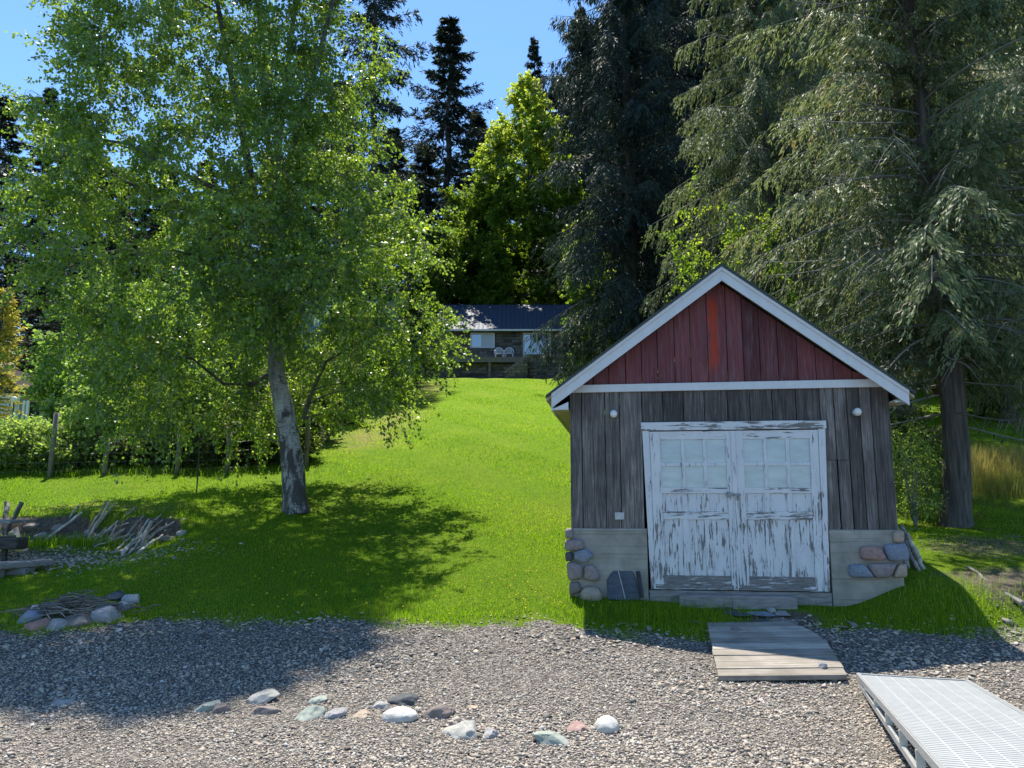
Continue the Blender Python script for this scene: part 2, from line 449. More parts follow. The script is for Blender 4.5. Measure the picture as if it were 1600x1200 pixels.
# ------------------------------------------------------------------ world, sun, camera
SUNV = Vector((-.31, 1.0, 0)).normalized() * math.cos(R(66.8)) + Vector((0, 0, math.sin(R(66.8))))
w = bpy.data.worlds.new('World'); S.world = w; w.use_nodes = True
sky = w.node_tree.nodes.new('ShaderNodeTexSky'); sky.sky_type = 'NISHITA'; sky.sun_disc = False
sky.sun_elevation = R(66.8); sky.sun_rotation = math.atan2(SUNV.x, SUNV.y); sky.altitude = 600; sky.ozone_density = 3.0; sky.air_density = 1.0; sky.dust_density = .1
bg = w.node_tree.nodes['Background']; tn = w.node_tree.nodes.new('ShaderNodeMix'); tn.data_type = 'RGBA'; tn.blend_type = 'MULTIPLY'; tn.inputs[0].default_value = 1; tn.inputs[7].default_value = (.80, .99, 1.10, 1)
w.node_tree.links.new(sky.outputs[0], tn.inputs[6]); w.node_tree.links.new(tn.outputs[2], bg.inputs[0]); bg.inputs[1].default_value = .125
sl = bpy.data.lights.new('sun', 'SUN'); sl.energy = 5.0; sl.angle = R(.55); sl.color = (1, .94, .83)
so = bpy.data.objects.new('sun', sl); COL.objects.link(so); so.rotation_euler = (-SUNV).to_track_quat('-Z', 'Y').to_euler(); so.location = (0, 0, 60)
cd = bpy.data.cameras.new('camera'); cd.sensor_width = 36; cd.lens = 36 * F / 1600; cd.clip_end = 2000; cd.clip_start = .05
co = bpy.data.objects.new('camera', cd); COL.objects.link(co); co.location = CAM; co.rotation_euler = (math.pi / 2 + TH, 0, 0); S.camera = co
S.view_settings.view_transform = 'Standard'; S.view_settings.look = 'None'; S.view_settings.exposure = .95; S.view_settings.gamma = 1
S.render.engine = 'CYCLES'
S.cycles.max_bounces = 6; S.cycles.transparent_max_bounces = 4; S.cycles.diffuse_bounces = 3; S.cycles.transmission_bounces = 3; S.cycles.glossy_bounces = 2

# ------------------------------------------------------------------ ground
EDGE_PX = [(-60, 985), (0, 984), (70, 988), (190, 976), (250, 968), (380, 972), (500, 971), (620, 974), (700, 976), (800, 971), (880, 975), (940, 985), (1010, 992), (1105, 1002), (1180, 985), (1260, 975), (1330, 985), (1420, 987), (1500, 990), (1600, 975)]
EX, EY = [], []
for p in EDGE_PX:
    q = gat(*p); EX.append(q.x); EY.append(q.y)
EX = [-300] + EX + [300]; EY = [EY[0]] + EY + [EY[-1]]

def edge_of(x, y):        # >0 gravel, metres inside
    return np.interp(x, EX, EY) - y

def soil_of(x, y):
    x = np.asarray(x, float); y = np.asarray(y, float)
    a = np.exp(-((x + 8.2) / 1.9) ** 2 - ((y - 12.3) / .8) ** 2) * 1.0                      # gravelly patch in front of the bank
    b = np.exp(-((x - 6.9) / 1.9) ** 2 - ((y - 11.2) / 1.7) ** 2) * .62                     # under the cedar
    c = np.exp(-((x + 5.4) / .6) ** 2 - ((y - 9.5) / .4) ** 2) * 1.0                       # fire ring
    d = sstep(-5.6, -6.2, x) * np.exp(-((y - 13.85) / .22) ** 2) * 1.1                      # face of the bank
    e = np.exp(-((x - 3.1) / .55) ** 2 - ((y - 9.15) / .35) ** 2) * .9
    f = np.exp(-((x - 6.1) / 1.3) ** 2 - ((y - 9.5) / .8) ** 2) * .72
    g = np.exp(-((x + 9) / 4.0) ** 2 - ((y - 18.9) / .5) ** 2) * .8
    far = sstep(57, 62, y) * .9
    return np.maximum.reduce([a, b, c, d, e, f, g, far])

def dry_of(x, y):
    x = np.asarray(x, float); y = np.asarray(y, float)
    a = np.exp(-((x + 4.6) / 1.1) ** 2) * sstep(20, 24, y) * sstep(50, 40, y)
    b = np.exp(-((y - 14.7) / .6) ** 2) * sstep(-5.5, -7, x)
    c = np.exp(-((x - 9) / 2) ** 2 - ((y - 15.5) / 2) ** 2)
    return np.maximum.reduce([a * .9, b * .7, c * .6])

def axis(segs):
    o = []
    for a, b, s in segs: o += list(np.arange(a, b - 1e-6, s))
    return np.array(o + [segs[-1][1]])
gx = axis([(-320, -60, 20), (-60, -16, 2), (-16, 16, .16), (16, 60, 2), (60, 320, 20)])
gy = axis([(-80, -4, 4), (-4, 3, .5), (3, 17, .1), (17, 52, .5), (52, 110, 2), (110, 420, 15)])
XX, YY = np.meshgrid(gx, gy)
ZZ = ground(XX, YY)
Vt = np.stack([XX.ravel(), YY.ravel(), ZZ.ravel()], 1)
nx, ny = len(gx), len(gy)
ii = (np.arange(ny - 1)[:, None] * nx + np.arange(nx - 1)[None, :]).ravel()
me = np_mesh('ground', Vt, np.stack([ii, ii + 1, ii + nx + 1, ii + nx], 1), None,
             dict(edge=np.clip(edge_of(Vt[:, 0], Vt[:, 1]), -3, 3), soil=soil_of(Vt[:, 0], Vt[:, 1]), dry=dry_of(Vt[:, 0], Vt[:, 1])))
tag(link_mesh('ground', me, M['terrain'], None, True), kind='structure')
wm = MB(); wm.add([(-320, -300, -.75), (320, -300, -.75), (320, 2, -.75), (-320, 2, -.75)], [(0, 1, 2, 3)])
tag(wm.build('water', M['water']), kind='structure')

# ------------------------------------------------------------------ the shed
SO = at(1140, 926, 9.75); SRZ = R(-8)
sh = thing('boathouse_shed', 'weathered grey wooden shed with red gable and peeling white double doors', 'shed', (SO.x, SO.y, gz(SO.x, SO.y) - .02), SRZ)
MI = (Matrix.Translation(sh.location) @ Matrix.Rotation(SRZ, 4, 'Z')).inverted()
def sf(px, py, d=0.0):
    """shed-local (x, z) of a pixel on the plane local y = d"""
    a = MI @ CAM; b = MI.to_3x3() @ ray(px, py)
    t = (d - a.y) / b.y; q = a + b * t
    return q.x, q.z
X0 = sf(891, 720)[0]; X1 = sf(1395, 720)[0]; ZT = (sf(891, 612)[1] + sf(1389, 604)[1]) / 2
ZC = (sf(893, 825)[1] + sf(1402, 827)[1]) / 2
DEP = 5.0
DL0, DZT = sf(1003, 664); DR0 = sf(1287, 662)[0]
DLB = sf(1017, 922)[0]; DRB = sf(1295, 921)[0]; DZB = (sf(1018, 922)[1] + sf(1295, 921)[1]) / 2
rng = random.Random(3)
OV = -.24
AX, AZ = sf(1127, 415, OV)
LX, LZ = sf(853, 620, OV); RX, RZ_ = sf(1430, 615, OV)
slL = (AZ - LZ) / (AX - LX); slR = (AZ - RZ_) / (RX - AX)
def roofz(x): return AZ - (AX - x) * slL if x < AX else AZ - (x - AX) * slR
# front boards
bd = [889, 909, 945, 968, 1003, 1036, 1068, 1101, 1137, 1172, 1207, 1244, 1281, 1303, 1323, 1343, 1361, 1389]
m = MB()
bx = [sf(p, 650)[0] for p in bd]; bx[0] = X0; bx[-1] = X1
for i in range(len(bx) - 1):
    a, b = bx[i] + .005, bx[i + 1] - .005
    zt = ZT + .05
    y0 = rng.uniform(-.026, -.020); tt = rng.random()
    if 4 <= i <= 11: tt *= .45
    inside = DL0 - .01 < (a + b) / 2 < DR0 + .01
    zb = DZT - .05 if inside else ZC - rng.uniform(0, .015)
    if i in (12, 13):
        zm = sf(1300, 719)[1]
        m.box(a, b, y0, 0, zm + .003, zt, tt); m.box(a + .004, b - .004, y0 - .002, 0, zb, zm - .003, rng.random())
    else:
        m.box(a, b, y0, 0, zb, zt, tt)
m.build('wall_boards', M['boards'], sh)
m = MB()   # sides, back and inner backing
m.box(X0 + .01, X0 + .05, .002, DEP, ZC, ZT + .05, .4); m.box(X1 - .05, X1 - .01, .002, DEP, ZC, ZT + .05, .4)
m.prism([(X0, ZC), (X1, ZC), (X1, ZT), (AX, roofz(AX) - .25), (X0, ZT)], DEP, DEP + .04, .4)
m.build('side_walls', M['boards'], sh)
# red gable
rb = [880, 927, 951, 977, 1002, 1027, 1054, 1079, 1106, 1127, 1136, 1161, 1187, 1215, 1245, 1273, 1300, 1329, 1385]
m = MB(); ztrim = (sf(900, 604)[1] + sf(1380, 595)[1]) / 2
rx = [sf(p, 560)[0] for p in rb]
for i in range(len(rx) - 1):
    a, b = rx[i] + .0045, rx[i + 1] - .0045
    za, zb = roofz(a) - .17, roofz(b) - .17
    if max(za, zb) < ztrim: continue
    y0 = rng.uniform(-.03, -.023)
    if rb[i + 1] == 1127: b += .0045
    if rb[i] == 1127: a -= .0045
    poly = [(a, ztrim - .02), (b, ztrim - .02)]
    if zb > ztrim: poly.append((b, zb))
    if za > ztrim: poly.append((a, za))
    t_ = rng.random()
    if rb[i] in (1054, 1079): t_ = .95
    if rb[i] == 1127: t_ = lastt
    lastt = t_
    if len(poly) >= 3: m.prism(poly, y0, 0, t_)
m.build('gable_boards', M['red'], sh)
# white trim board
z0a, z1a = sf(1130, 610)[1], sf(1130, 598)[1]
m = MB(); m.box(X0 - .03, X1 + .0, -.06, -.022, z0a, z1a)
m.build('trim_board', M['trim'], sh, bevel=.004)
# rake boards: two layered fascia boards each side
def rake(sl, xe, sign):
    th1, th2 = .165, .075
    f = lambda x, d: (x, roofz(x) - d)
    m = MB()
    xe2 = xe + sign * .07
    m.prism([f(xe2, .03), f(AX, .03), f(AX, .03 + th1), f(xe2, .03 + th1)][::1], OV, OV + .03, .5)
    m.prism([f(xe2, .012), f(AX, .012), f(AX, .06), f(xe2, .06)], OV - .018, OV - .001, .5)
    return m
for xe, sign in ((LX, 1), (RX, -1)):
    rake(0, xe, sign).build('rake_board', M['trim'], sh, bevel=.003)
for side, xa, xb in ((1, sf(864, 640, OV)[0], X0 - .002), (-1, X1 + .002, sf(1416, 627, OV)[0])):
    m = MB(); zb = sf(880, 640, OV)[1] if side == 1 else sf(1400, 627, OV)[1]
    zo = roofz(xa if side == 1 else xb) - .28; zi = roofz(xb if side == 1 else xa) - .28
    poly = [(xa, zb), (xb, zb), (xb, zi if side == 1 else zo), (xa, zo if side == 1 else zi)]
    if side == -1: poly = [(xa, zb), (xb, zb), (xb, max(zo, zb + .01)), (xa, zi)]
    else: poly = [(xa, zb), (xb, zb), (xb, zi), (xa, max(zo, zb + .01))]
    m.prism(poly, OV + .004, OV + .034)
    m.build('eave_return', M['trim'], sh)
    m = MB(); m.box(min(xa, xb), max(xa, xb), OV + .036, DEP + .1, zb + .002, zb + .022)
    m.build('soffit', M['soffit'], sh)
    m = MB(); e = xa if side == 1 else xb
    m.box(e - .012 * side - .012, e - .012 * side + .012, OV + .036, DEP + .12, zb - .01, roofz(e) - .06)
    m.build('eave_fascia', M['trim'], sh)
# roof slabs
m = MB()
m.prism([(LX, roofz(LX) - .012), (AX, AZ - .012), (AX, AZ + .03), (LX, roofz(LX) + .02)], OV - .03, DEP + .2)
m.prism([(RX, roofz(RX) - .012), (RX, roofz(RX) + .02), (AX, AZ + .031), (AX, AZ - .012)], OV - .03, DEP + .2)
m.build('roof', M['roofing'], sh)
m = MB()
for xe in (LX, RX):
    m.prism([(xe, roofz(xe) - .014), (AX, AZ - .014), (AX, AZ - .05), (xe, roofz(xe) - .05)][:: (1 if xe < AX else -1)], OV + .035, DEP + .15)
m.build('roof_underside', M['soffit'], sh)
# foundation
m = MB(); zlow = -.35
m.box(X0 - .015, DLB - .03, -.05, .2, zlow, ZC - .004); m.box(DRB + .03, X1 + .015, -.05, .2, zlow, ZC - .004)
m.box(X0 - .012, X0 + .2, .2, DEP, zlow, ZC - .004); m.box(X1 - .2, X1 + .012, .2, DEP, zlow, ZC - .004)
fo = m.build('foundation', M['concrete'], sh, bevel=.01)
def pebble_stone(name, poly_px, mat, parent, depth=.085, d=-.05, seed=0):
    """a bulging face stone from its outline on the wall plane"""
    r = random.Random(seed)
    pts = [sf(px, py, d) for px, py in poly_px]
    cx = sum(p[0] for p in pts) / len(pts); cz = sum(p[1] for p in pts) / len(pts)
    dense = []
    for i in range(len(pts)):
        a, b = pts[i], pts[(i + 1) % len(pts)]
        for k in range(4):
            t = k / 4; dense.append((a[0] + (b[0] - a[0]) * t, a[1] + (b[1] - a[1]) * t))
    # round the corners
    n = len(dense)
    dense = [((dense[i - 1][0] + 2 * dense[i][0] + dense[(i + 1) % n][0]) / 4, (dense[i - 1][1] + 2 * dense[i][1] + dense[(i + 1) % n][1]) / 4) for i in range(n)]
    vs, fs = [], []
    for s, y in ((1.0, .02), (.99, -depth * .45), (.90, -depth * .82), (.62, -depth * .98)):
        for x, z in dense:
            vs.append((cx + (x - cx) * s, d + y + r.uniform(-.006, .006), cz + (z - cz) * s))
    vs.append((cx, d - depth, cz))
    for k in range(3):
        for i in range(n):
            j = (i + 1) % n
            fs.append((k * n + i, k * n + j, (k + 1) * n + j, (k + 1) * n + i))
    for i in range(n): fs.append((3 * n + i, 3 * n + (i + 1) % n, 4 * n))
    m = MB(); m.add(vs, fs)
    return m.build(name, mat, parent, True)
cst = [([(883, 826), (895, 825), (897, 841), (884, 842)], 'mauve'), ([(882, 843), (911, 842), (914, 857), (900, 860), (883, 861)], 'mauve'),
       ([(897, 861), (917, 856), (929, 868), (914, 881), (896, 874)], 'blue'), ([(883, 863), (894, 862), (895, 876), (884, 877)], 'slate'),
       ([(885, 879), (896, 877), (911, 884), (910, 904), (888, 908)], 'mauve'), ([(913, 884), (926, 880), (939, 898), (935, 908), (912, 906)], 'mauve'),
       ([(889, 910), (905, 908), (910, 922), (890, 932)], 'brown'),
       ([(1393, 829), (1410, 828), (1411, 847), (1394, 848)], 'tan'), ([(1380, 850), (1413, 848), (1420, 864), (1418, 877), (1388, 877), (1380, 862)], 'blue'),
       ([(1342, 853), (1372, 852), (1384, 870), (1380, 876), (1343, 874)], 'pink'), ([(1324, 882), (1349, 881), (1358, 892), (1366, 903), (1326, 902)], 'blue'),
       ([(1352, 880), (1400, 879), (1396, 890), (1388, 902), (1366, 904)], 'mauve'), ([(1402, 881), (1414, 880), (1416, 902), (1393, 903)], 'tan')]
for i, (pl, k) in enumerate(cst): pebble_stone('corner_stone', pl, M['st_' + k], fo, seed=i)
# frame round the doors
jw = .085; m = MB()
hz0, hz1 = sf(1140, 672)[1], sf(1140, 661)[1]
m.box(DL0 - .015, DR0 + .012, -.075, -.02, hz0, hz1 + .015, .5)
m.build('door_header', M['peel_hh'], sh, bevel=.004)
def quadbox(m, xa0, xa1, za, xb0, xb1, zb, y0, y1, t=.5):
    m.hexa([(xa0, y0, za), (xa1, y0, za), (xa1, y1, za), (xa0, y1, za), (xb0, y0, zb), (xb1, y0, zb), (xb1, y1, zb), (xb0, y1, zb)], t)
for s, xt, xb in ((1, DL0, DLB), (-1, DR0, DRB)):
    a0, a1 = sorted((xt, xt + s * jw)); b0, b1 = sorted((xb, xb + s * .06))
    m = MB(); quadbox(m, b0, b1, DZB, a0, a1, hz0 - .002, -.065, -.02)
    m.build('door_jamb', M['peel_v'], sh, bevel=.004)
# sill timber
m = MB(); xa, za = sf(1014, 926); xb = sf(1196, 926)[0]
m.box(DLB - .02, DRB + .02, -.05, .1, -.3, DZB - .012)
xs = sf(1060, 930)[0]
m.box(xs, sf(1240, 930)[0], -.20, -.055, -.15, DZB - .05)
m.build('sill_timber', M['greywood'], sh, bevel=.01)
# two door leaves
XM = sf(1149, 800)[0]
def leaf(xl_t, xr_t, xl_b, xr_b, lay, hinge):
    """members placed in a unit square (u to the right, w upward) and bent to the leaf's outline"""
    zt, zb = hz0 - .012, DZB
    def P(u, w, y):
        l = xl_b + (xl_t - xl_b) * w; r_ = xr_b + (xr_t - xr_b) * w
        return (l + (r_ - l) * u, y, zb + (zt - zb) * w)
    def slabq(m, u0, u1, w0, w1, y0, y1, t=.5):
        m.hexa([P(u0, w0, y0), P(u1, w0, y0), P(u1, w0, y1), P(u0, w0, y1), P(u0, w1, y0), P(u1, w1, y0), P(u1, w1, y1), P(u0, w1, y1)], t)
    d = MB()    # stiles and panels
    sl_, sr_ = lay['stl'], lay['str']
    slabq(d, 0, sl_, 0, 1, -.058, -.02); slabq(d, sr_, 1, 0, 1, -.058, -.02)
    cols = lay['cols']
    rows = lay['rows']
    slabq(d, sl_, sr_, rows[0], rows[3], -.034, -.021)          # panels behind the rails
    for i in range(1, 3):
        u = cols[i]
        slabq(d, u - .038, u + .038, rows[0], rows[1], -.050, -.035); slabq(d, u - .03, u + .03, rows[2], rows[3], -.050, -.035)
    do = d.build('door', M['peel_v'], sh, bevel=.003)
    for wa, wb in ((rows[1], rows[2]), (rows[3], rows[4]), (rows[6], 1)):
        r = MB(); slabq(r, sl_, sr_, wa, wb, -.054, -.02); r.build('rail', M['peel_h'], do, bevel=.003)
    r = MB(); slabq(r, sl_, sr_, 0.012, rows[0], -.052, -.02); slabq(r, 0, sr_ + .02, 0, .03, -.068, -.0585)
    r.build('bottom_rail', M['peel_hh'], do, bevel=.003)
    mu = MB(); ws = rows[5]
    slabq(mu, sl_, sr_, ws - .011, ws + .011, -.052, -.022)
    for i in range(1, 3): slabq(mu, cols[i] - .02, cols[i] + .02, rows[4], rows[6], -.0535, -.023)
    mu.build('muntin', M['peel_v'], do, bevel=.003)
    g = MB(); slabq(g, sl_, sr_, rows[4], rows[6], -.036, -.030)
    g.build('window_panes', M['pane'], do)
    return do
lay_l = dict(stl=.125, str=.92, cols=[.125, .40, .665, .92], rows=[.085, .435, .485, .60, .635, .785, .945])
lay_r = dict(stl=.12, str=.90, cols=[.12, .375, .64, .90], rows=[.085, .435, .485, .60, .635, .785, .945])
leaf(DL0 + jw + .004, XM - .012, DLB + .062, XM - .004, lay_l, 1)
rd = leaf(XM - .004, DR0 - jw - .004, XM + .004, DRB - .062, lay_r, -1)
m = MB(); quadbox(m, XM - .02, XM + .035, DZB + .03, XM - .03, XM + .025, hz0 - .014, -.072, -.0585)
m.build('astragal', M['peel_v'], rd, bevel=.003)
m = MB(); lx, lz = sf(1143, 773)
m.box(lx - .07, lx + .10, -.082, -.074, lz - .016, lz + .016); m.box(lx - .07, lx - .02, -.088, -.0822, lz - .035, lz + .035); m.tube([(lx + .06, -.10, lz - .012), (lx + .06, -.10, lz - .07)], .014, 8)
m.build('latch', M['latch'], rd)
# porch lamps, outlet plate
for px, py in ((959, 648), (1336, 645)):
    lx, lz = sf(px, py); m = MB()
    m2 = MB()
    prof = [(.048, 0), (.048, .03)]
    m.tube([(lx, -.028, lz), (lx, -.065, lz)], [.05, .044], 16)
    lo = m.build('wall_lamp', M['metal'], sh, True)
    vs = []
    m2.lathe([(0.001, -.05), (.02, -.047), (.04, -.03), (.05, 0), (.04, .03), (.02, .047), (.001, .05)], 16, (lx, -.105, lz))
    m2.build('lamp_globe', M['lampglass'], lo, True)
lx, lz = sf(968, 806); m = MB(); m.box(lx - .058, lx + .058, -.05, -.024, lz - .045, lz + .045); m.box(lx - .035, lx - .015, -.055, -.0505, lz - .025, lz + .025, .2); m.box(lx + .015, lx + .035, -.055, -.0505, lz - .025, lz + .025, .2)
m.build('outlet_cover', M['metal'], sh, bevel=.004)

def shed_world(x, y, z): return MI.inverted() @ Vector((x, y, z))

# slate slab and iron bar against the concrete
pl = [(950, 938), (948, 907), (954, 896), (966, 883), (983, 884), (991, 896), (996, 917), (1000, 938)]
m = MB(); pts = [sf(px, py, -.12) for px, py in pl]
m.prism(pts, -.09, -.04)
cx0 = [(949, 936), (950, 908), (957, 899), (966, 893), (972, 915), (977, 938)]
m.prism([sf(px, py, -.12) for px, py in cx0], -.115, -.0905)
for i, v in enumerate(m.v):     # lean back against the wall
    m.v[i] = tuple(shed_world(v[0], v[1] - (.10 - v[2]) * .20 - .02, v[2]))
so_ = m.build('stone_slab', M['slate'], None, bevel=.008); tag(so_, 'dark blue-grey stone slab leaning on the concrete left of the doors', 'stone slab')
m = MB()
a = [sf(px, py, -.13) for px, py in ((966, 893), (972, 915), (977, 936))]
m.tube([shed_world(x, -.135 - (.10 - z) * .2, z) for x, z in a], .007, 5); m.build('pale_vein', M['vein'], so_)
m = MB(); a = [sf(px, py, -.1) for px, py in ((997, 893), (1003, 933))]
m.bar(shed_world(a[0][0], -.075, a[0][1]), shed_world(a[1][0], -.16, a[1][1]), .045, .03)
tag(m.build('iron_bar', M['black'], None, bevel=.004), 'black bar propped between the stone slab and the door frame', 'bar')

# ------------------------------------------------------------------ rocks
def icosphere(sub):
    bm = bmesh.new(); bmesh.ops.create_icosphere(bm, subdivisions=sub, radius=1)
    v = np.array([x.co[:] for x in bm.verts]); f = np.array([[q.index for q in x.verts] for x in bm.faces]); bm.free()
    return v, f
ICO3 = icosphere(4); ICO1 = icosphere(1)
def rock(px, py, wpx, hpx, kind, label, depth=.8, rz=0.0, tilt=0.0, rough=.18, seed=0, flat=1.0, facets=7, name='beach_rock', group=None, cat='rock', cuts=None):
    """py is where its foot meets the ground"""
    g = gat(px, py - hpx * .12); d = (g.y * CT + (g.z - CAM.z) * ST)
    wd = wpx / F * d * 1.1; ht = hpx / F * d * .95; depth *= 1.45
    r = np.random.default_rng(seed + 100)
    v = ICO3[0].copy(); f = ICO3[1]
    # cut facets: clamp along random directions
    for k in range(facets):
        n = r.normal(size=3); n[2] = abs(n[2]) * .8; n /= np.linalg.norm(n)
        c = r.uniform(.42, .82)
        dd = v @ n; over = np.maximum(dd - c, 0)
        v -= over[:, None] * n[None, :] * .93
    off = r.uniform(0, 50, 3)
    nz = np.array([mnoise.fractal(Vector(p * 1.6 + off), 1.0, 2.0, 5) for p in v])
    v *= (1 + rough * nz)[:, None]
    v /= np.abs(v).max(0)[None, :]
    v *= np.array([wd / 2, wd / 2 * depth, ht * .58 * flat])[None, :]
    ca, sa = math.cos(tilt), math.sin(tilt)
    v = np.stack([v[:, 0] * ca - v[:, 2] * sa, v[:, 1], v[:, 0] * sa + v[:, 2] * ca], 1)
    ca, sa = math.cos(rz), math.sin(rz)
    v = np.stack([v[:, 0] * ca - v[:, 1] * sa, v[:, 0] * sa + v[:, 1] * ca, v[:, 2]], 1)
    me = np_mesh(name, v, f)
    o = link_mesh(name, me, M['st_' + kind], None, True)
    o.location = (g.x, g.y + wd * .25 * depth, g.z + ht * .16)
    return tag(o, label, cat, group)
G1 = 'rocks lying in a row on the gravel'
RK = [(318, 1114, 62, 24, 'green', 'pale green thin slab leaning on the gravel, leftmost of the rock row', .35, .3, .32, .12, .7),
      (344, 1117, 34, 26, 'brown', 'small brown stone touching the pale green slab', .6, .1, 0, .14, 1),
      (400, 1103, 56, 34, 'pale', 'pale speckled flat slab tilted up behind the long brown stone', .5, .5, .35, .16, .75),
      (409, 1119, 60, 19, 'brown', 'long low brown stone with a flat top in front of a pale slab', .5, 0, 0, .08, 1),
      (492, 1100, 34, 18, 'green', 'small pale green stone behind the grey-green split rock', .6, .4, .3, .2, 1),
      (478, 1127, 56, 30, 'green', 'grey-green split rock with a dark underside', .55, .3, .28, .2, .9),
      (517, 1126, 48, 28, 'grey', 'grey flat slab tilted beside the grey-green split rock', .4, .5, .4, .12, .8),
      (565, 1122, 34, 16, 'tan', 'small tan stone half buried left of the white boulder', .7, .2, .1, .2, 1),
      (593, 1109, 28, 20, 'grey', 'small grey pyramid stone beside the dark slate rock', .7, 0, 0, .14, 1),
      (632, 1103, 52, 22, 'slate', 'dark layered slate rock behind the white boulder', .7, .1, -.05, .2, 1),
      (623, 1130, 54, 25, 'white', 'white smooth boulder in front of the dark slate rock', .6, .1, 0, .10, 1),
      (686, 1126, 56, 31, 'brown', 'grey-brown peaked rock right of the white boulder', .7, -.1, 0, .2, 1),
      (740, 1110, 16, 10, 'tan', 'tiny tan pebble standing apart behind the pale broad rock', .8, 0, 0, .1, 1),
      (724, 1155, 66, 33, 'pale', 'broad pale grey rock, lowest and largest of the rock row', .6, .1, .08, .16, 1),
      (766, 1154, 30, 20, 'grey', 'small lumpy grey rock touching the broad pale rock', .8, .3, 0, .2, 1),
      (869, 1166, 68, 30, 'green', 'long pale green ridged rock sloping down to the right', .4, -.35, -.25, .16, .85),
      (901, 1145, 36, 24, 'pink', 'pinkish tan rock behind the long ridged green rock', .7, .2, 0, .22, 1),
      (950, 1148, 36, 31, 'white', 'round white stone at the right end of the rock row', .9, 0, 0, .08, 1),
      (98, 1103, 34, 16, 'grey', 'pale grey stone alone at the edge of the tree shadow', .6, .3, 0, .2, 1)]
for i, (px, py, wp, hp, k, lab, dep, rz, ti, ro, fl) in enumerate(RK):
    rock(px, py, wp, hp, k, lab, dep, rz, ti, ro, i * 7, fl, 13 if k not in ('white',) else 0, 'beach_rock', G1 if i < 18 else None)
G2 = 'stones ringing the fire pit'
FR = [(37, 975, 40, 26, 'blue', 'blue-grey pointed stone at the left end of the fire pit ring', .7, .3), (51, 958, 18, 15, 'grey', 'small pale stone behind the pointed blue-grey fire pit stone', .8, 0),
      (53, 986, 36, 24, 'rose', 'reddish rounded stone of the fire pit ring', .75, 0), (85, 986, 30, 22, 'grey', 'small light grey stone between the reddish and the brown fire pit stones', .8, .2),
      (118, 981, 48, 28, 'brown', 'flat-topped brown stone at the front of the fire pit', .7, .1), (161, 974, 46, 31, 'grey', 'largest rounded grey stone of the fire pit ring', .8, 0),
      (193, 953, 26, 18, 'grey', 'small grey stone behind the largest fire pit stone', .8, .2), (203, 944, 32, 22, 'pale', 'pale rounded stone at the right end of the fire pit', .8, 0),
      (181, 938, 36, 18, 'slate', 'dark low stone at the back of the fire pit', .8, 0), (75, 950, 26, 14, 'slate', 'dark low stone at the back left of the fire pit', .8, 0)]
for i, (px, py, wp, hp, k, lab, dep, rz) in enumerate(FR):
    rock(px, py, wp, hp, k, lab, dep, rz, 0, .12, 300 + i * 5, 1, 4, 'fire_pit_stone', G2, 'stone')
rock(925, 940, 36, 30, 'tan', 'rounded buff boulder at the foot of the shed corner', .8, 0, 0, .07, 511, 1, 2, 'corner_boulder', None, 'boulder')
PT = [(1125, 951, 40, 9, 'slate'), (1160, 948, 46, 9, 'blue'), (1150, 962, 60, 10, 'slate'), (1195, 963, 48, 10, 'blue'), (1190, 950, 34, 8, 'slate'), (1225, 962, 40, 9, 'grey'), (1235, 976, 60, 11, 'brown'), (1200, 975, 30, 9, 'slate')]
for i, (px, py, wp, hp, k) in enumerate(PT):
    rock(px, py, wp, hp, k, 'dark flat flagstone in the path between doorstep and wooden ramp', .85, .2, 0, .12, 600 + i, .6, 5, 'flagstone', 'flagstones before the shed door', 'flagstone')
rock(1206, 957, 14, 9, 'pale', 'small white stone lying on the dark flagstones', .8, 0, 0, .1, 640, 1, 3, 'pale_stone', None, 'stone')
BK = [(115, 848, 26, 18, 'brown'), (62, 842, 22, 16, 'grey'), (88, 830, 24, 20, 'brown'), (20, 842, 26, 22, 'grey'), (140, 838, 22, 16, 'mauve'), (46, 826, 24, 16, 'brown'), (285, 838, 22, 12, 'grey'), (262, 845, 26, 14, 'brown')]
for i, (px, py, wp, hp, k) in enumerate(BK):
    rock(px, py, wp, hp, k, 'dull fieldstone set in the low earth bank behind the driftwood', .8, .2, 0, .12, 700 + i, 1, 4, 'bank_stone', 'stones in the earth bank', 'stone')

# white shell heap beside the foundation
r = np.random.default_rng(5)
vs, fs = [], []
n = 90
for i in range(n):
    px = r.normal(1352, 16); py = r.normal(912, 4)
    g = gat(px, py); s = r.uniform(.012, .026)
    v = ICO1[0] * s * r.uniform(.6, 1.3, 3) + np.array([g.x, g.y, g.z + .05 + s * r.uniform(0, 2) * max(0, 1 - abs(px - 1352) / 25)])
    fs.append(ICO1[1] + len(ICO1[0]) * i); vs.append(v)
tag(link_mesh('white_pebbles', np_mesh('white_pebbles', np.concatenate(vs), np.concatenate(fs)), M['st_white']), 'heap of small white pebbles at the foot of the right foundation', 'pebbles', None, 'stuff')

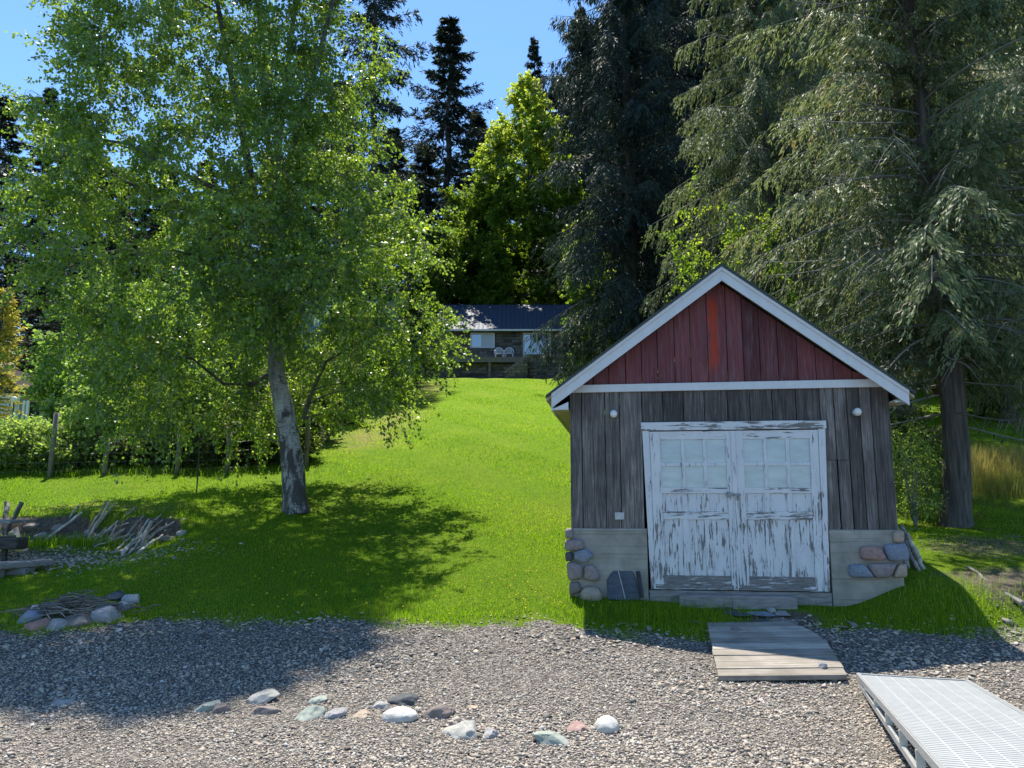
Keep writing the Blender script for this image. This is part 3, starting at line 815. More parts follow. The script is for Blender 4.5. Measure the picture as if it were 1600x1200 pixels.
# ------------------------------------------------------------------ wooden ramp
def onp(px, py, Y): return at(px, py, Y)
NL, NR, FL, FR_ = onp(1123, 1056, 7.35), onp(1325, 1054, 7.35), onp(1106, 972, 8.95), onp(1250, 980, 8.80)
rp = thing('plank_ramp', 'silvery wooden plank ramp lying on gravel in front of the shed doors', 'ramp', (NL.x, NL.y, gz(NL.x, NL.y)))
inv = Matrix.Translation(rp.location).inverted()
def rpt(u, w):
    a = NL.lerp(FL, w); b = NR.lerp(NR + (FL - NL) * 1.0, w)
    return inv @ a.lerp(b, u)
m = MB(); npl = 9; rr = random.Random(4)
for i in range(npl):
    w0, w1 = i / npl + .004, (i + 1) / npl - .004
    def lim(w): return 1.0 - max(0, w - .52) ** 2 * 1.05 + .0
    u0 = -rr.uniform(0, .012); e0, e1 = lim(w0) + rr.uniform(-.006, .006), lim(w1) + rr.uniform(-.006, .006)
    top = [rpt(u0, w0), rpt(e0, w0), rpt(e1, w1), rpt(u0, w1)]
    dz = rr.uniform(-.004, .003)
    m.hexa([p - Vector((0, 0, .045 - dz)) for p in top] + [p + Vector((0, 0, dz)) for p in top], rr.random())
m.build('planks', M['plank'], rp, bevel=.004)
for u in (.08, .5, .9):
    m = MB(); a, b = rpt(u, .02) - Vector((0, 0, .083)), rpt(u * .9, .93) - Vector((0, 0, .083)); m.bar(a, b, .045, .07)
    m.build('crossbeam', M['greywood'], rp)
def set_on(o, p): o.location = p
q = onp(1285, 1040, 7.55); o = rock(1285, 1046, 13, 12, 'grey', 'small grey stone lying on the sunny end of the ramp', .8, 0, 0, .1, 801, 1, 3, 'ramp_stone', None, 'stone'); o.location = (q.x, q.y, q.z + .0)
q = onp(1151, 986, 8.68); o = rock(1151, 988, 18, 10, 'brown', 'brown clod lying on the shaded end of the ramp', .7, 0, 0, .25, 802, 1, 2, 'ramp_clod', None, 'clod'); o.location = (q.x, q.y, q.z + .01)

# ------------------------------------------------------------------ aluminium gangway
ax = Vector((-.306, -1, .071)).normalized()          # toward the near end
sd = Vector((1, -.306, 0)).normalized()
P0 = at(1338, 1053, 7.4)
gw = thing('dock_gangway', 'pale grey aluminium dock gangway with slotted decking at the lower right', 'gangway', tuple(P0))
LEN, WID = 4.6, .92
upv = sd.cross(ax) * -1
if upv.z < 0: upv = -upv
def gp(s, w, h=0): return ax * s + sd * w + upv * h
def gbar(m, a, b, w, h): m.bar(a, b, w, h)
m = MB()
s = .02
while s < LEN:
    m.hexa([gp(s, .035, -.022), gp(s + .040, .035, -.022), gp(s + .040, WID - .035, -.022), gp(s, WID - .035, -.022), gp(s, .035, -.004), gp(s + .040, .035, -.004), gp(s + .040, WID - .035, -.004), gp(s, WID - .035, -.004)])
    s += .05
dk = m.build('decking', M['grate'], gw)
m = MB()
for k in range(1, 7):
    w_ = .035 + (WID - .07) * k / 7
    m.bar(gp(0.02, w_, -.011), gp(LEN, w_, -.0115), .014, .0165)
for s in np.arange(.3, LEN, .305): m.bar(gp(s, .035, -.03), gp(s, WID - .035, -.03), .03, .015)
m.build('ribs', M['grate'], dk)
for w_ in (.0175, WID - .0175):
    m = MB(); m.bar(gp(0, w_, -.02), gp(LEN, w_, -.02), .035, .05); m.bar(gp(0, w_, .008), gp(LEN, w_, .008), .02, .008)
    for s in np.arange(.1, LEN, .3): m.box(0, .0001, 0, .0001, 0, .0001)
    ro = m.build('side_rail', M['alu'], gw)
    m = MB(); m.bar(gp(.03, w_, -.07), gp(LEN, w_, -.26), .035, .04); m.build('lower_chord', M['alu'], gw)
    for s in (.55, 1.1, 1.65, 2.2, 2.75, 3.3, 3.85, 4.4):
        m = MB(); hh = -.07 - .19 * s / LEN
        m.bar(gp(s, w_, -.046), gp(s, w_, hh + .02), .045, .03)
        m.build('upright', M['alu'], gw)
m = MB(); m.bar(gp(-.012, 0, -.02), gp(-.012, WID, -.02), .024, .05)
m.build('end_bar', M['alu'], gw)

# ------------------------------------------------------------------ driftwood, table, sticks
def log(p0, p1, r0, r1, mat, label, group, name='driftwood_log', n=7, seed=0, bend=.018, cat='driftwood', flat=1.0):
    rr = random.Random(seed); a, b = Vector(p0), Vector(p1); L = (b - a).length
    pts, rad = [], []
    for i in range(7):
        t = i / 6
        pts.append(a.lerp(b, t) + Vector((rr.uniform(-1, 1), rr.uniform(-1, 1), rr.uniform(-1, 1))) * bend * L * (0 if i in (0, 6) else 1))
        rad.append((r0 + (r1 - r0) * t) * rr.uniform(.82, 1.15))
    base = a.copy()
    m = MB(); m.tube([p - base for p in pts], rad, n, rr.random(), ph=rr.random())
    o = m.build(name, mat, None, False); o.location = base
    return tag(o, label, cat, group)
GD = 'driftwood piled against the earth bank'
DW = [(290, 545, 550, 345, 14, 'long pale split plank leaning alone on the bank left of the driftwood pile'), (465, 380, 530, 295, 10, 'short stub of wood behind the lone leaning plank'),
      (565, 510, 725, 260, 12, 'tallest upright pole of the driftwood pile'), (592, 515, 738, 272, 12, 0), (640, 450, 765, 285, 12, 0), (690, 480, 855, 350, 12, 0), (750, 480, 905, 310, 15, 0), (560, 530, 860, 455, 10, 0),
      (640, 555, 830, 465, 10, 0), (630, 575, 870, 490, 9, 0), (830, 530, 960, 365, 17, 0), (770, 600, 900, 485, 10, 0), (820, 635, 900, 515, 16, 0), (945, 575, 1012, 405, 24, 'thickest stump-like log standing in the driftwood pile'),
      (925, 618, 1090, 495, 15, 'stout pale log at the front right of the driftwood pile'), (860, 625, 960, 565, 12, 0), (1000, 430, 1080, 360, 10, 0), (1080, 450, 1250, 385, 10, 'thin pale pole pointing right out of the driftwood pile'), (1110, 430, 1150, 370, 9, 0), (1100, 470, 1230, 412, 9, 0), (1050, 462, 1220, 470, 7, 0), (870, 560, 1010, 470, 12, 0), (900, 600, 1050, 520, 11, 0)]
rr = random.Random(33)
for _ in range(14):
    xx, yy = rr.uniform(600, 1120), rr.uniform(470, 600); an = rr.gauss(.6, .35); L = rr.uniform(120, 240)
    DW.append((xx - math.cos(an) * L * .5, yy + math.sin(an) * L * .4, xx + math.cos(an) * L * .5, yy - math.sin(an) * L * .6, rr.uniform(9, 17), 0))
for i, (x0, y0, x1, y1, wpx, lab) in enumerate(DW):
    a = gat(x0 * .2334, 720 + y0 * .2334 + 1); Yb = 13.62 + random.Random(i).uniform(-.12, .12)
    Yb = max(a.y + .25, min(Yb, a.y + 1.4))
    b = at(x1 * .2334, 720 + y1 * .2334, Yb)
    rad = wpx * .2334 / F * a.y * .52
    a.z += rad * .7; b.z = max(b.z, gz(b.x, b.y) + rad * .6); rad *= 1.45
    log(a, b, rad, rad * .6, M['drift'], lab or 'weathered driftwood stick jumbled in the pile against the bank', GD, seed=i)
# white birch logs leaning behind the table
for i, (x0, y0, x1, y1, wpx, lab) in enumerate([(8, 838, 10, 784, 8, 'upright white birch log standing behind the table'), (-4, 872, 34, 785, 8, 'white birch log leaning right behind the table')]):
    a = gat(x0, 850); a = at(x0, y0, a.y); b = at(x1, y1, a.y + .35)
    a.z = gz(a.x, a.y) + .03
    log(a, b, wpx / F * a.y * .5, wpx / F * a.y * .42, M['bark_birch'], lab, None, 'birch_log', 9, 50 + i, .015, 'log')
# table: corner of a picnic table at the frame edge
g = gat(20, 884)
tb = thing('picnic_table', 'grey weathered picnic table cut off by the left edge', 'table', tuple(g))
inv = Matrix.Translation(g).inverted()
a = inv @ at(50, 812, g.y + .75)
m = MB()
for k in range(4): m.slab([(a.x - 1.9, a.y - .72 + k * .19), (a.x - .0 - .05 * (k % 2), a.y - .54 + k * .19 - .004), (a.x - .0 - .05 * (k % 2), a.y - .54 + k * .19 + .175 - .19 + .18), (a.x - 1.9, a.y - .72 + k * .19 + .18)], a.z - .045, a.z, .3 + .15 * k)
m.build('tabletop', M['greywood'], tb, bevel=.006)
for s_ in (-1, 1):
    m = MB(); m.bar((a.x - .55, a.y - .3 + s_ * .55, -.05), (a.x - .55, a.y - .3 - s_ * .2, a.z - .05), .09, .045); m.build('leg', M['greywood'], tb)
m = MB(); m.bar((a.x - .5, a.y - .95, .36), (a.x - .5, a.y + .4, .36), .04, .09); m.build('brace', M['greywood'], tb)
# dark firebox block on feet
p = at(18, 858, g.y + .1); q = at(36, 840, g.y + .1)
bl = thing('timber_block', 'charred dark timber block on short feet under the table edge', 'block', (p.x - .2, p.y, gz(p.x, p.y)))
zb = p.z - bl.location.z; zt_ = q.z - bl.location.z
m = MB(); m.box(-.45, q.x - bl.location.x, -.14, .16, zb, zt_); m.build('body', M['darkwood'], bl, bevel=.03)
for fx in (-.3, .1):
    m = MB(); m.bar((fx, 0, -.05), (fx, 0, zb), .06, .06); m.build('foot', M['darkwood'], bl)
# log bench in front
g2 = gat(14, 905)
bn = thing('plank_bench', 'low bench of a split weathered log on block legs, lower left', 'bench', tuple(g2))
iv = Matrix.Translation(g2).inverted()
e1 = iv @ at(80, 858, g2.y + .75); e0 = iv @ at(-60, 893, g2.y - .25)
m = MB(); dirn = (e1 - e0); dirn.z = 0; dirn.normalize(); nn = Vector((-dirn.y, dirn.x, 0))
zt2 = (iv @ at(0, 880, g2.y)).z
pts = [(0, -.17), (.35, -.19), (.7, -.16), (1.0, -.10)]
L = (e1 - e0).length
rr = random.Random(9)
poly = [e0 + dirn * L * t + nn * w_ for t, w_ in pts] + [e0 + dirn * L * t + nn * (-w_ * .95) for t, w_ in reversed(pts)]
m.slab([(p.x, p.y) for p in poly], zt2 - .09, zt2, .5); m.build('seat', M['greywood'], bn, bevel=.025)
for t in (.28, .62):
    c = e0 + dirn * L * t; m = MB(); m.slab([(c.x - .16, c.y - .12), (c.x + .16, c.y - .12), (c.x + .16, c.y + .12), (c.x - .16, c.y + .12)], -.08, zt2 - .092); m.build('block_leg', M['greywood'], bn, bevel=.01)
# firewood beside the shed
for i, (x0, y0, x1, y1, wp, lab) in enumerate([(1438, 880, 1408, 822, 9, 'long split log leaning on the right shed corner, outermost'), (1424, 862, 1406, 832, 15, 'thick dark log end leaning on the right shed corner'), (1430, 886, 1414, 846, 8, 'pale split stick leaning low on the right shed corner'), (1444, 890, 1418, 834, 7, 0), (1436, 893, 1424, 868, 6, 0), (1418, 888, 1410, 850, 8, 0)]):
    a = gat(x0, y0); b = at(x1, y1, a.y + .3)
    rad = wp / F * a.y * .5
    log(a, b, rad, rad * .9, M['greywood' if i in (0, 2) else 'drift'] if i != 1 else M['darkwood'], lab or 'grey stick in the firewood leaning on the right shed corner', 'firewood leaning on the shed', 'firewood_log', 8, 80 + i, .02, 'log')
a, b = gat(1512, 890), gat(1600, 958)
a.z += .03; b.z += .10
log(a, b, .022, .03, M['bark_grey'], 'long bare fallen branch on the ground at the right edge', None, 'fallen_branch', 7, 95, .02, 'branch')
# twig heap in the fire pit: each twig a thin curved stick, one tangle
m = MB(); rr = random.Random(12)
c = gat(118, 962); c.z += .02; c.y += .1
for i in range(230):
    x = rr.gauss(0, .27); y = rr.gauss(0, .17); h = max(.02, .24 - .5 * abs(x) - .35 * abs(y)) * rr.random() + .02
    an = rr.uniform(0, math.pi) if rr.random() < .4 else rr.gauss(.25, .35); L = rr.uniform(.12, .42); el = rr.gauss(.05, .22)
    d = Vector((math.cos(an) * math.cos(el), math.sin(an) * math.cos(el), math.sin(el))) * L / 2
    p = Vector((x, y, h)); k = Vector((rr.uniform(-.03, .03), rr.uniform(-.03, .03), rr.uniform(0, .04)))
    m.tube([p - d, p + k, p + d], [.006, .006, .003], 4, rr.random(), cap=False)
o = m.build('brush_heap', M['twig']); o.location = c; tag(o, 'tangled heap of dry twigs piled inside the fire pit stones', 'twigs', None, 'stuff')

# ------------------------------------------------------------------ house at the top of the lawn
t = NT('house_stone_wall')
br = t.n('TexBrick'); v = t.coord((1, 1, 1), (math.pi / 2, 0, 0))
br.inputs['Scale'].default_value = 1.0; br.inputs['Brick Width'].default_value = .55; br.inputs['Row Height'].default_value = .2; br.inputs['Mortar Size'].default_value = .018
br.offset = .37; br.squash = 1.6; br.squash_frequency = 3
wv = t.n('VectorMath'); wv.operation = 'ADD'; nn_ = t.n('TexNoise'); nn_.inputs['Scale'].default_value = 2.2; lk(t.nt, v, nn_.inputs['Vector'])
sc_ = t.n('VectorMath'); sc_.operation = 'SCALE'; sc_.inputs['Scale'].default_value = .22; lk(t.nt, nn_.outputs['Color'], sc_.inputs[0])
lk(t.nt, v, wv.inputs[0]); lk(t.nt, sc_.outputs[0], wv.inputs[1]); lk(t.nt, wv.outputs[0], br.inputs['Vector'])
br.inputs['Color1'].default_value = (.10, .085, .075, 1); br.inputs['Color2'].default_value = (.27, .235, .20, 1); br.inputs['Mortar'].default_value = (.09, .085, .08, 1)
f = t.noise(t.coord(), 3, 6, .65)
t.color(t.mix(1.0, br.outputs['Color'], t.ramp(f, [(.3, .55), (.7, 1.1)]), 'MULTIPLY')); t.bump(t.math('ADD', t.math('MULTIPLY', br.outputs['Fac'], -1.0), f), .6, .03); M['stonewall'] = t.set(.9, .2)
t = NT('blue_metal_roof')
wv = t.n('TexWave'); wv.wave_type = 'BANDS'; wv.bands_direction = 'X'; wv.inputs['Scale'].default_value = 1.05; lk(t.nt, t.coord(), wv.inputs['Vector'])
t.color((.045, .062, .10)); t.bump(t.ramp(wv.outputs['Fac'], [(.75, 0.0), (.95, 1.0)]), .6, .04); M['bluemetal'] = t.set(.6, .22, .0)
M['housewhite'] = nmat('white_window_frame', (.6, .61, .62), (.7, .7, .7), 3, .5, .4, 0)
t = NT('window_glass'); t.color((.03, .045, .06)); t.b.inputs['IOR'].default_value = 2.2; M['glass'] = t.set(.03, .9)
M['curtain'] = nmat('pale_blind', (.42, .46, .52), (.5, .54, .58), 3, .3, .6, 0, stretch=(1, 1, 12))
M['deckwood'] = nmat('deck_boards', (.12, .11, .10), (.23, .215, .20), 4, .85, .2, .3, stretch=(1, 8, 8))
M['siding'] = None
t = NT('grey_lap_siding')
wv = t.n('TexWave'); wv.bands_direction = 'Z'; wv.wave_profile = 'SAW'; wv.inputs['Scale'].default_value = .9; lk(t.nt, t.coord(), wv.inputs['Vector'])
t.color(t.mix(t.ramp(wv.outputs['Fac'], [(.9, 0.0), (.97, .6)]), (.50, .53, .56), (.2, .21, .22))); t.bump(wv.outputs['Fac'], .5, .03); M['siding'] = t.set(.6, .3)
M['brownroof'] = nmat('brown_shingle', (.03, .024, .022), (.06, .05, .046), 14, .9, .2, .3)
M['bluepaint'] = nmat('blue_grey_siding', (.10, .13, .18), (.14, .175, .23), 4, .6, .3, .1, stretch=(1, 1, 9))
M['dish'] = nmat('dish_grey', (.35, .36, .37), (.42, .43, .44), 4, .5, .3, 0)
M['rust'] = nmat('rusty_red_boards', (.20, .055, .035), (.30, .10, .065), 4, .8, .2, .2)
M['plastic'] = nmat('white_plastic', (.68, .69, .7), (.75, .75, .75), 4, .4, .4, 0)

YF = 50.6
hz = 10.6
hs = thing('stone_house', 'low stone house with blue metal roof at the top of the lawn', 'house', (.3, YF, hz))
def hp(px, py, Y=YF):
    p = at(px, py, Y); return p.x - .3, p.z - hz
xa, xb = -5.2, 7.6
wx0, wz1 = hp(735, 520); wx1, wz0 = hp(773, 544)
dx0, dz1 = hp(817, 520); dx1 = hp(861, 540)[0]; dz0 = .15
ze = hp(800, 517, 50.2)[1]
m = MB()
m.box(xa, wx0, 0, .3, -1, ze + .2); m.box(wx0, wx1, 0, .3, -1, wz0); m.box(wx0, wx1, 0, .3, wz1, ze + .2); m.box(wx1, dx0, 0, .3, -1, ze + .2); m.box(dx0, dx1, 0, .3, dz1, ze + .2); m.box(dx0, dx1, 0, .3, -1, dz0)
px1 = hp(890, 530)[0]
m.box(dx1, px1, 0, .3, -1, ze + .2); m.box(px1, xb, 1.6, 1.8, -1, ze + .2); m.box(px1 - .02, px1 + .18, .3, 1.6, -1, ze + .2)
m.box(xa, xa + .3, .3, 7, -1, ze + .2); m.box(xb - .3, xb, 1.8, 7, -1, ze + .2); m.box(xa + .3, xb - .3, 6.7, 7, -1, ze + .2)
m.build('wall', M['stonewall'], hs)
zr = at(800, 478, YF + 3.6).z - hz
m = MB(); m.prism([(0, 0)] * 0 or [(-.5, ze), (3.6, zr), (7.6, ze), (7.6, ze + .09), (3.6, zr + .09), (-.5, ze + .09)], xa - .3, xb + .3)
m.v = [(y, x, z) for x, y, z in m.v]; m.f = [tuple(reversed(q)) for q in m.f]
rf = m.build('roof', M['bluemetal'], hs)
m = MB(); m.box(xa - .3, xb + .3, -.57, -.503, ze - .03, ze + .085); m.build('gutter', M['housewhite'], hs)
def window(parent, x0, x1, z0, z1, y, fw, split, name='window', curtain=None):
    m = MB(); m.box(x0, x0 + fw, y - .05, y + .1, z0, z1); m.box(x1 - fw, x1, y - .05, y + .1, z0, z1); m.box(x0 + fw, x1 - fw, y - .05, y + .1, z0, z0 + fw); m.box(x0 + fw, x1 - fw, y - .05, y + .1, z1 - fw, z1)
    if split: m.box(x0 + (x1 - x0) * split - .03, x0 + (x1 - x0) * split + .03, y - .04, y + .09, z0 + fw, z1 - fw)
    o = m.build(name, M['housewhite'], parent)
    g = MB(); g.add([(x0 + fw, y + .04, z0 + fw), (x1 - fw, y + .04, z0 + fw), (x1 - fw, y + .04, z1 - fw), (x0 + fw, y + .04, z1 - fw)], [(0, 1, 2, 3)])
    g.build('pane', M['glass'], o)
    if curtain:
        c = MB(); a, b = x0 + (x1 - x0) * curtain[0] + .04, x0 + (x1 - x0) * curtain[1] - fw
        c.box(a, b, y + .0, y + .03, z0 + fw, z1 - fw); c.build('blind', M['curtain'], o)
    return o
window(hs, wx0, wx1, wz0, wz1, -.02, .10, .46, 'window', (.46, 1))
window(hs, dx0, dx1, dz0, dz1, -.02, .11, .49, 'sliding_door')
for px in (889, 909):
    x = hp(px, 530)[0]; m = MB(); m.box(x - .07, x + .07, -.12, -.0 - .004, 0, ze - .0); m.build('porch_post', M['housewhite'], hs)
lx, lz = hp(803, 523); m = MB(); m.box(lx - .08, lx + .08, -.16, -.004, lz - .14, lz + .14); m.build('wall_light', M['black'], hs, bevel=.02)
# terrace in front
tr = thing('stone_terrace', 'dark stone terrace wall with wooden deck and steps before the stone house', 'terrace', (.3, 48.3, 9.2))
def tp(px, py, Y=48.3):
    p = at(px, py, Y); return p.x - .3, p.z - 9.2
xl = tp(690, 560)[0]; xm = tp(822, 560)[0]; xr = tp(960, 560)[0]; zdl = tp(760, 558)[1]; zdr = tp(870, 553.5)[1]
m = MB(); m.box(xm, xr, 0, 2.2, -1.2, zdr); m.box(xl - 1.5, xm - .004, .5, .8, -1.2, zdl - .3); m.build('stone_wall', M['stonewall'], tr)
m = MB(); m.box(xl - 1.5, xm - .004, .05, 2.2, zdl - .09, zdl); m.box(xl - 1.5, xm - .004, 0, .046, zdl - .33, zdl + .02)
for px in (700, 765): x = tp(px, 570)[0]; m.box(x - .08, x + .08, .05, .2, -1, zdl - .1)
m.build('deck', M['deckwood'], tr)
m = MB()
x0, z0 = tp(789, 584, 47.6); x1, z1 = tp(824, 556, 47.6)
for k in range(6):
    x = x0 + (x1 - x0) * k / 6; m.box(x, x + (x1 - x0) / 6 - .003, -.9, -.05, -1, z0 + (z1 - z0) * (k + .5) / 6 - .15)
m.build('steps', M['stonewall'], tr)
m = MB(); m.bar((x0, -.75, z0 + .05), (x1 + .1, -.75, z1 + .05), .09, .22); m.build('stringer', M['deckwood'], tr)
# chairs
def chair(px, label):
    p = at(px, 552, 49.2); z0 = 9.2 + zdl
    c = thing('patio_chair', label, 'chair', (p.x, 49.5, z0), R(rng.uniform(-6, 6)), 'white chairs on the deck')
    m = MB(); m.box(-.25, .25, -.22, .24, .40, .44); m.build('seat', M['plastic'], c, bevel=.02)
    m = MB(); n = 14; arc = [(-.27, .44)] + [(-.29 * math.cos(math.pi * k / n), .62 + .30 * math.sin(math.pi * k / n)) for k in range(n + 1)] + [(.27, .44)]
    m.tube([(x, .26 + (z - .44) * .18, z) for x, z in arc], .035, 6)
    for k in range(-2, 3): m.bar((k * .085, .255, .43), (k * .085, .33, .90 - abs(k) * .035), .04, .02)
    m.build('backrest', M['plastic'], c)
    for sx in (-1, 1):
        m = MB(); m.tube([(sx * .28, .27, .64), (sx * .30, -.1, .64), (sx * .29, -.24, .58), (sx * .27, -.24, .42)], .022, 6); m.build('armrest', M['plastic'], c)
        for sy in (-1, 1):
            m = MB(); m.bar((sx * .23, sy * .2, .40), (sx * .28, sy * .25, 0), .045, .045); m.build('leg', M['plastic'], c)
chair(780, 'left of two white plastic armchairs on the house deck'); chair(795.5, 'right of two white plastic armchairs on the house deck')
# barbecue
p = at(876, 550, 49.6)
bq = thing('barbecue_grill', 'black domed barbecue grill standing beside the sliding door', 'grill', (p.x, 49.6, 9.2 + zdr))
m = MB(); m.lathe([(.36, .78), (.36, .84), (.31, 1.0), (.2, 1.1), (.06, 1.14), (.001, 1.145)], 18); lid = m.build('lid', M['black'], bq, True)
m = MB(); m.tube([(-.12, -.33, .97), (-.1, -.38, .97), (.1, -.38, .97), (.12, -.33, .97)], .012, 6); m.build('handle', M['alu'], lid)
m = MB(); m.lathe([(.001, .5), (.15, .52), (.28, .62), (.36, .76)], 18); m.build('bowl', M['black'], bq, True)
for a_ in (.5, 2.6, 4.7):
    m = MB(); m.tube([(.2 * math.cos(a_), .2 * math.sin(a_), .56), (.32 * math.cos(a_), .32 * math.sin(a_), 0)], .014, 6); m.build('leg', M['black'], bq)

# blue house glimpsed behind the birch
p = at(545, 560, 40)
bh = thing('blue_cabin', 'blue-grey cabin mostly hidden behind the birch foliage', 'cabin', (p.x, 40, gz(p.x, 40)))
zz = at(545, 470, 40).z - bh.location.z
m = MB(); m.box(-2.6, 2.4, 0, 5, -.5, zz); m.build('wall', M['bluepaint'], bh)
m = MB(); m.prism([(-3, zz - .1), (0, zz + 1.5), (2.8, zz - .1), (2.8, zz + .05), (0, zz + 1.7), (-3, zz + .05)], -.4, 5.3); m.build('roof', M['brownroof'], bh)
for a0, a1, b0, b1 in ((492, 520, 478, 510), (574, 588, 520, 534)):
    x0 = at(a0, 500, 40).x - p.x; x1 = at(a1, 500, 40).x - p.x; z1 = at(500, b0, 40).z - bh.location.z; z0 = at(500, b1, 40).z - bh.location.z
    o = window(bh, x0, x1, z0, z1, -.06, .06, .5)
m = MB(); x = at(590, 520, 40).x - p.x; m.box(x - .05, x + .05, -.2, -.02, 0, zz - .05); m.build('porch_post', M['housewhite'], bh)

# neighbour's house, far left
Yn = 44
p = at(0, 652, Yn)
nh = thing('siding_house', 'pale grey sided house with brown gable at the left edge', 'house', (p.x, Yn, p.z))
def np_(px, py): q = at(px, py, Yn); return q.x - p.x, q.z - p.z
xe, ze_ = np_(32, 615)
apx, apz = np_(4, 578)
m = MB(); m.box(-5, xe, 0, 7, -1.5, ze_); m.build('wall', M['siding'], nh)
m = MB(); m.prism([(-5, ze_ + .002), (xe, ze_ + .002), (apx, apz - .2), (apx - 1.2, apz - .2 + .0), (-5, ze_ + .6)], .02, 6.9); m.build('gable', M['brownroof'], nh)
m = MB(); m.prism([(xe + .35, ze_ - .1), (apx, apz), (-5, ze_ + .9), (-5, ze_ + 1.1), (apx, apz + .2), (xe + .35, ze_ + .08)], -.5, 7.3); m.build('roof', M['brownroof'], nh)
w0 = np_(14, 621); w1 = np_(23, 637); window(nh, w0[0], w1[0], w1[1], w0[1], -.06, .09, 0)
m = MB(); q0 = np_(33, 626); q1 = np_(46, 650)
m.box(q0[0] + .01, q1[0], .8, .9, -1, q0[1]); m.build('porch_wall', M['brownroof'], nh)
for px in (37, 43): x = np_(px, 640)[0]; mm = MB(); mm.box(x - .06, x + .06, -.05, .07, -1, q0[1]); mm.build('porch_post', M['housewhite'], nh)
dp = at(14, 580, Yn - .3)
ds = thing('satellite_dish', 'grey satellite dish on the roof of the sided house', 'satellite dish', tuple(dp))
m = MB(); m.lathe([(.001, 0), (.15, .02), (.3, .07), (.42, .14), (.43, .15), (.001, .03)], 18); o = m.build('reflector', M['dish'], ds, True); o.location = (-.05, -.1, .1); o.rotation_euler = (R(62), 0, R(25))
m = MB(); m.tube([(-.05, -.05, .05), (.1, .1, -.35), (0, .1, -.6)], .03, 6); m.build('mast', M['metal'], ds)
m = MB(); m.tube([(-.1, -.15, -.2), (.3, -.5, .12), (.45, -.55, .14)], .02, 6); m.build('arm', M['metal'], ds)
lp = at(19.5, 652, 38); gl = thing('garden_lamp', 'thin garden lamp post with white globe before the sided house', 'lamp', (lp.x, 38, gz(lp.x, 38)))
zt_ = at(19.5, 624, 38).z - gl.location.z
m = MB(); m.tube([(0, 0, 0), (0, 0, zt_ - .1)], .03, 8); m.build('post', M['black'], gl); m = MB(); m.lathe([(.001, -.16), (.1, -.12), (.16, 0), (.1, .12), (.001, .16)], 14, (0, 0, zt_)); m.build('globe', M['plastic'], gl, True)
# reddish building glimpsed through the right cedar
p = at(1535, 345, 34)
rd_ = thing('red_outbuilding', 'rusty red outbuilding glimpsed through the branches of the right cedar', 'outbuilding', (p.x, 34, gz(p.x, 34)))
zz = p.z - rd_.location.z
m = MB(); m.box(-.7, 2.2, 0, 4, -1, zz + .5); m.build('wall', M['rust'], rd_)
m = MB(); m.prism([(-1.2, zz + .4), (.8, zz + 1.5), (2.7, zz + .4), (2.7, zz + .55), (.8, zz + 1.7), (-1.2, zz + .55)], -.5, 4.4); m.build('roof', M['housewhite'], rd_)

# ------------------------------------------------------------------ fence
fe = thing('wire_fence', 'wire fence on grey wooden posts along the shrubs', 'fence', (-5.6, 18.2, gz(-5.6, 18.2)))
fp = [(-26, 746, 640), (78, 745, 645), (163, 742, 682), (277, 741, 660), (355, 739, 668), (478, 728, 640), (512, 690, 605)]
pp = []
for px, pb, ptop in fp:
    g = gat(px, pb); pp.append((g.x, g.y, px, ptop))
for y in (27, 31, 35, 39.5, 44): pp.append((-5.3, y, None, None))
b0 = fe.location
for i, (x, y, px, ptop) in enumerate(pp):
    z = gz(x, y); h = (at(px, ptop, y).z - z) if px else 1.5
    m = MB(); m.tube([(x - b0.x, y - b0.y, z - b0.z - .1), (x - b0.x + .01, y - b0.y, z - b0.z + h * .5), (x - b0.x + (.03 if i == 1 else 0), y - b0.y, z - b0.z + h)], [.066, .06, .06], 10, rng.random())
    m.build('post', M['post'], fe, True)
m = MB()
for i in range(len(pp) - 1):
    (xa_, ya, _, _), (xb_, yb, _, _) = pp[i], pp[i + 1]
    for h in (.12, .32, .52, .74, .98, 1.22):
        m.tube([(xa_ - b0.x, ya - b0.y - .06, gz(xa_, ya) - b0.z + h), (xb_ - b0.x, yb - b0.y - .06, gz(xb_, yb) - b0.z + h)], .003, 3, cap=False)
    n = max(2, int(math.hypot(xb_ - xa_, yb - ya) / .22))
    for k in range(n):
        x = xa_ + (xb_ - xa_) * k / n; y = ya + (yb - ya) * k / n; z = gz(x, y) - b0.z
        m.tube([(x - b0.x, y - b0.y - .06, z + .12), (x - b0.x, y - b0.y - .06, z + 1.22)], .002, 3, cap=False)
m.build('wire_mesh', M['wire'], fe)
g = gat(307, 770); stp = thing('sapling_stake', 'thin bare sapling standing alone on the lawn left of the birch', 'sapling', tuple(g))
m = MB(); hz_ = at(307, 640, g.y).z - g.z
m.tube([(0, 0, 0), (.01, 0, hz_ * .5), (-.01, .01, hz_)], [.016, .013, .006], 6); m.build('stem', M['bark_dark'], stp, True)
m = MB()
for k in range(5): m.tube([(0, 0, hz_ * (.62 + .07 * k)), (rng.uniform(-.2, .2), rng.uniform(-.2, .2), hz_ * (.72 + .07 * k))], [.006, .003], 4)
m.build('twigs', M['bark_dark'], stp)

# ------------------------------------------------------------------ vegetation
def unit(a): return a / np.maximum(np.linalg.norm(a, axis=-1, keepdims=True), 1e-9)

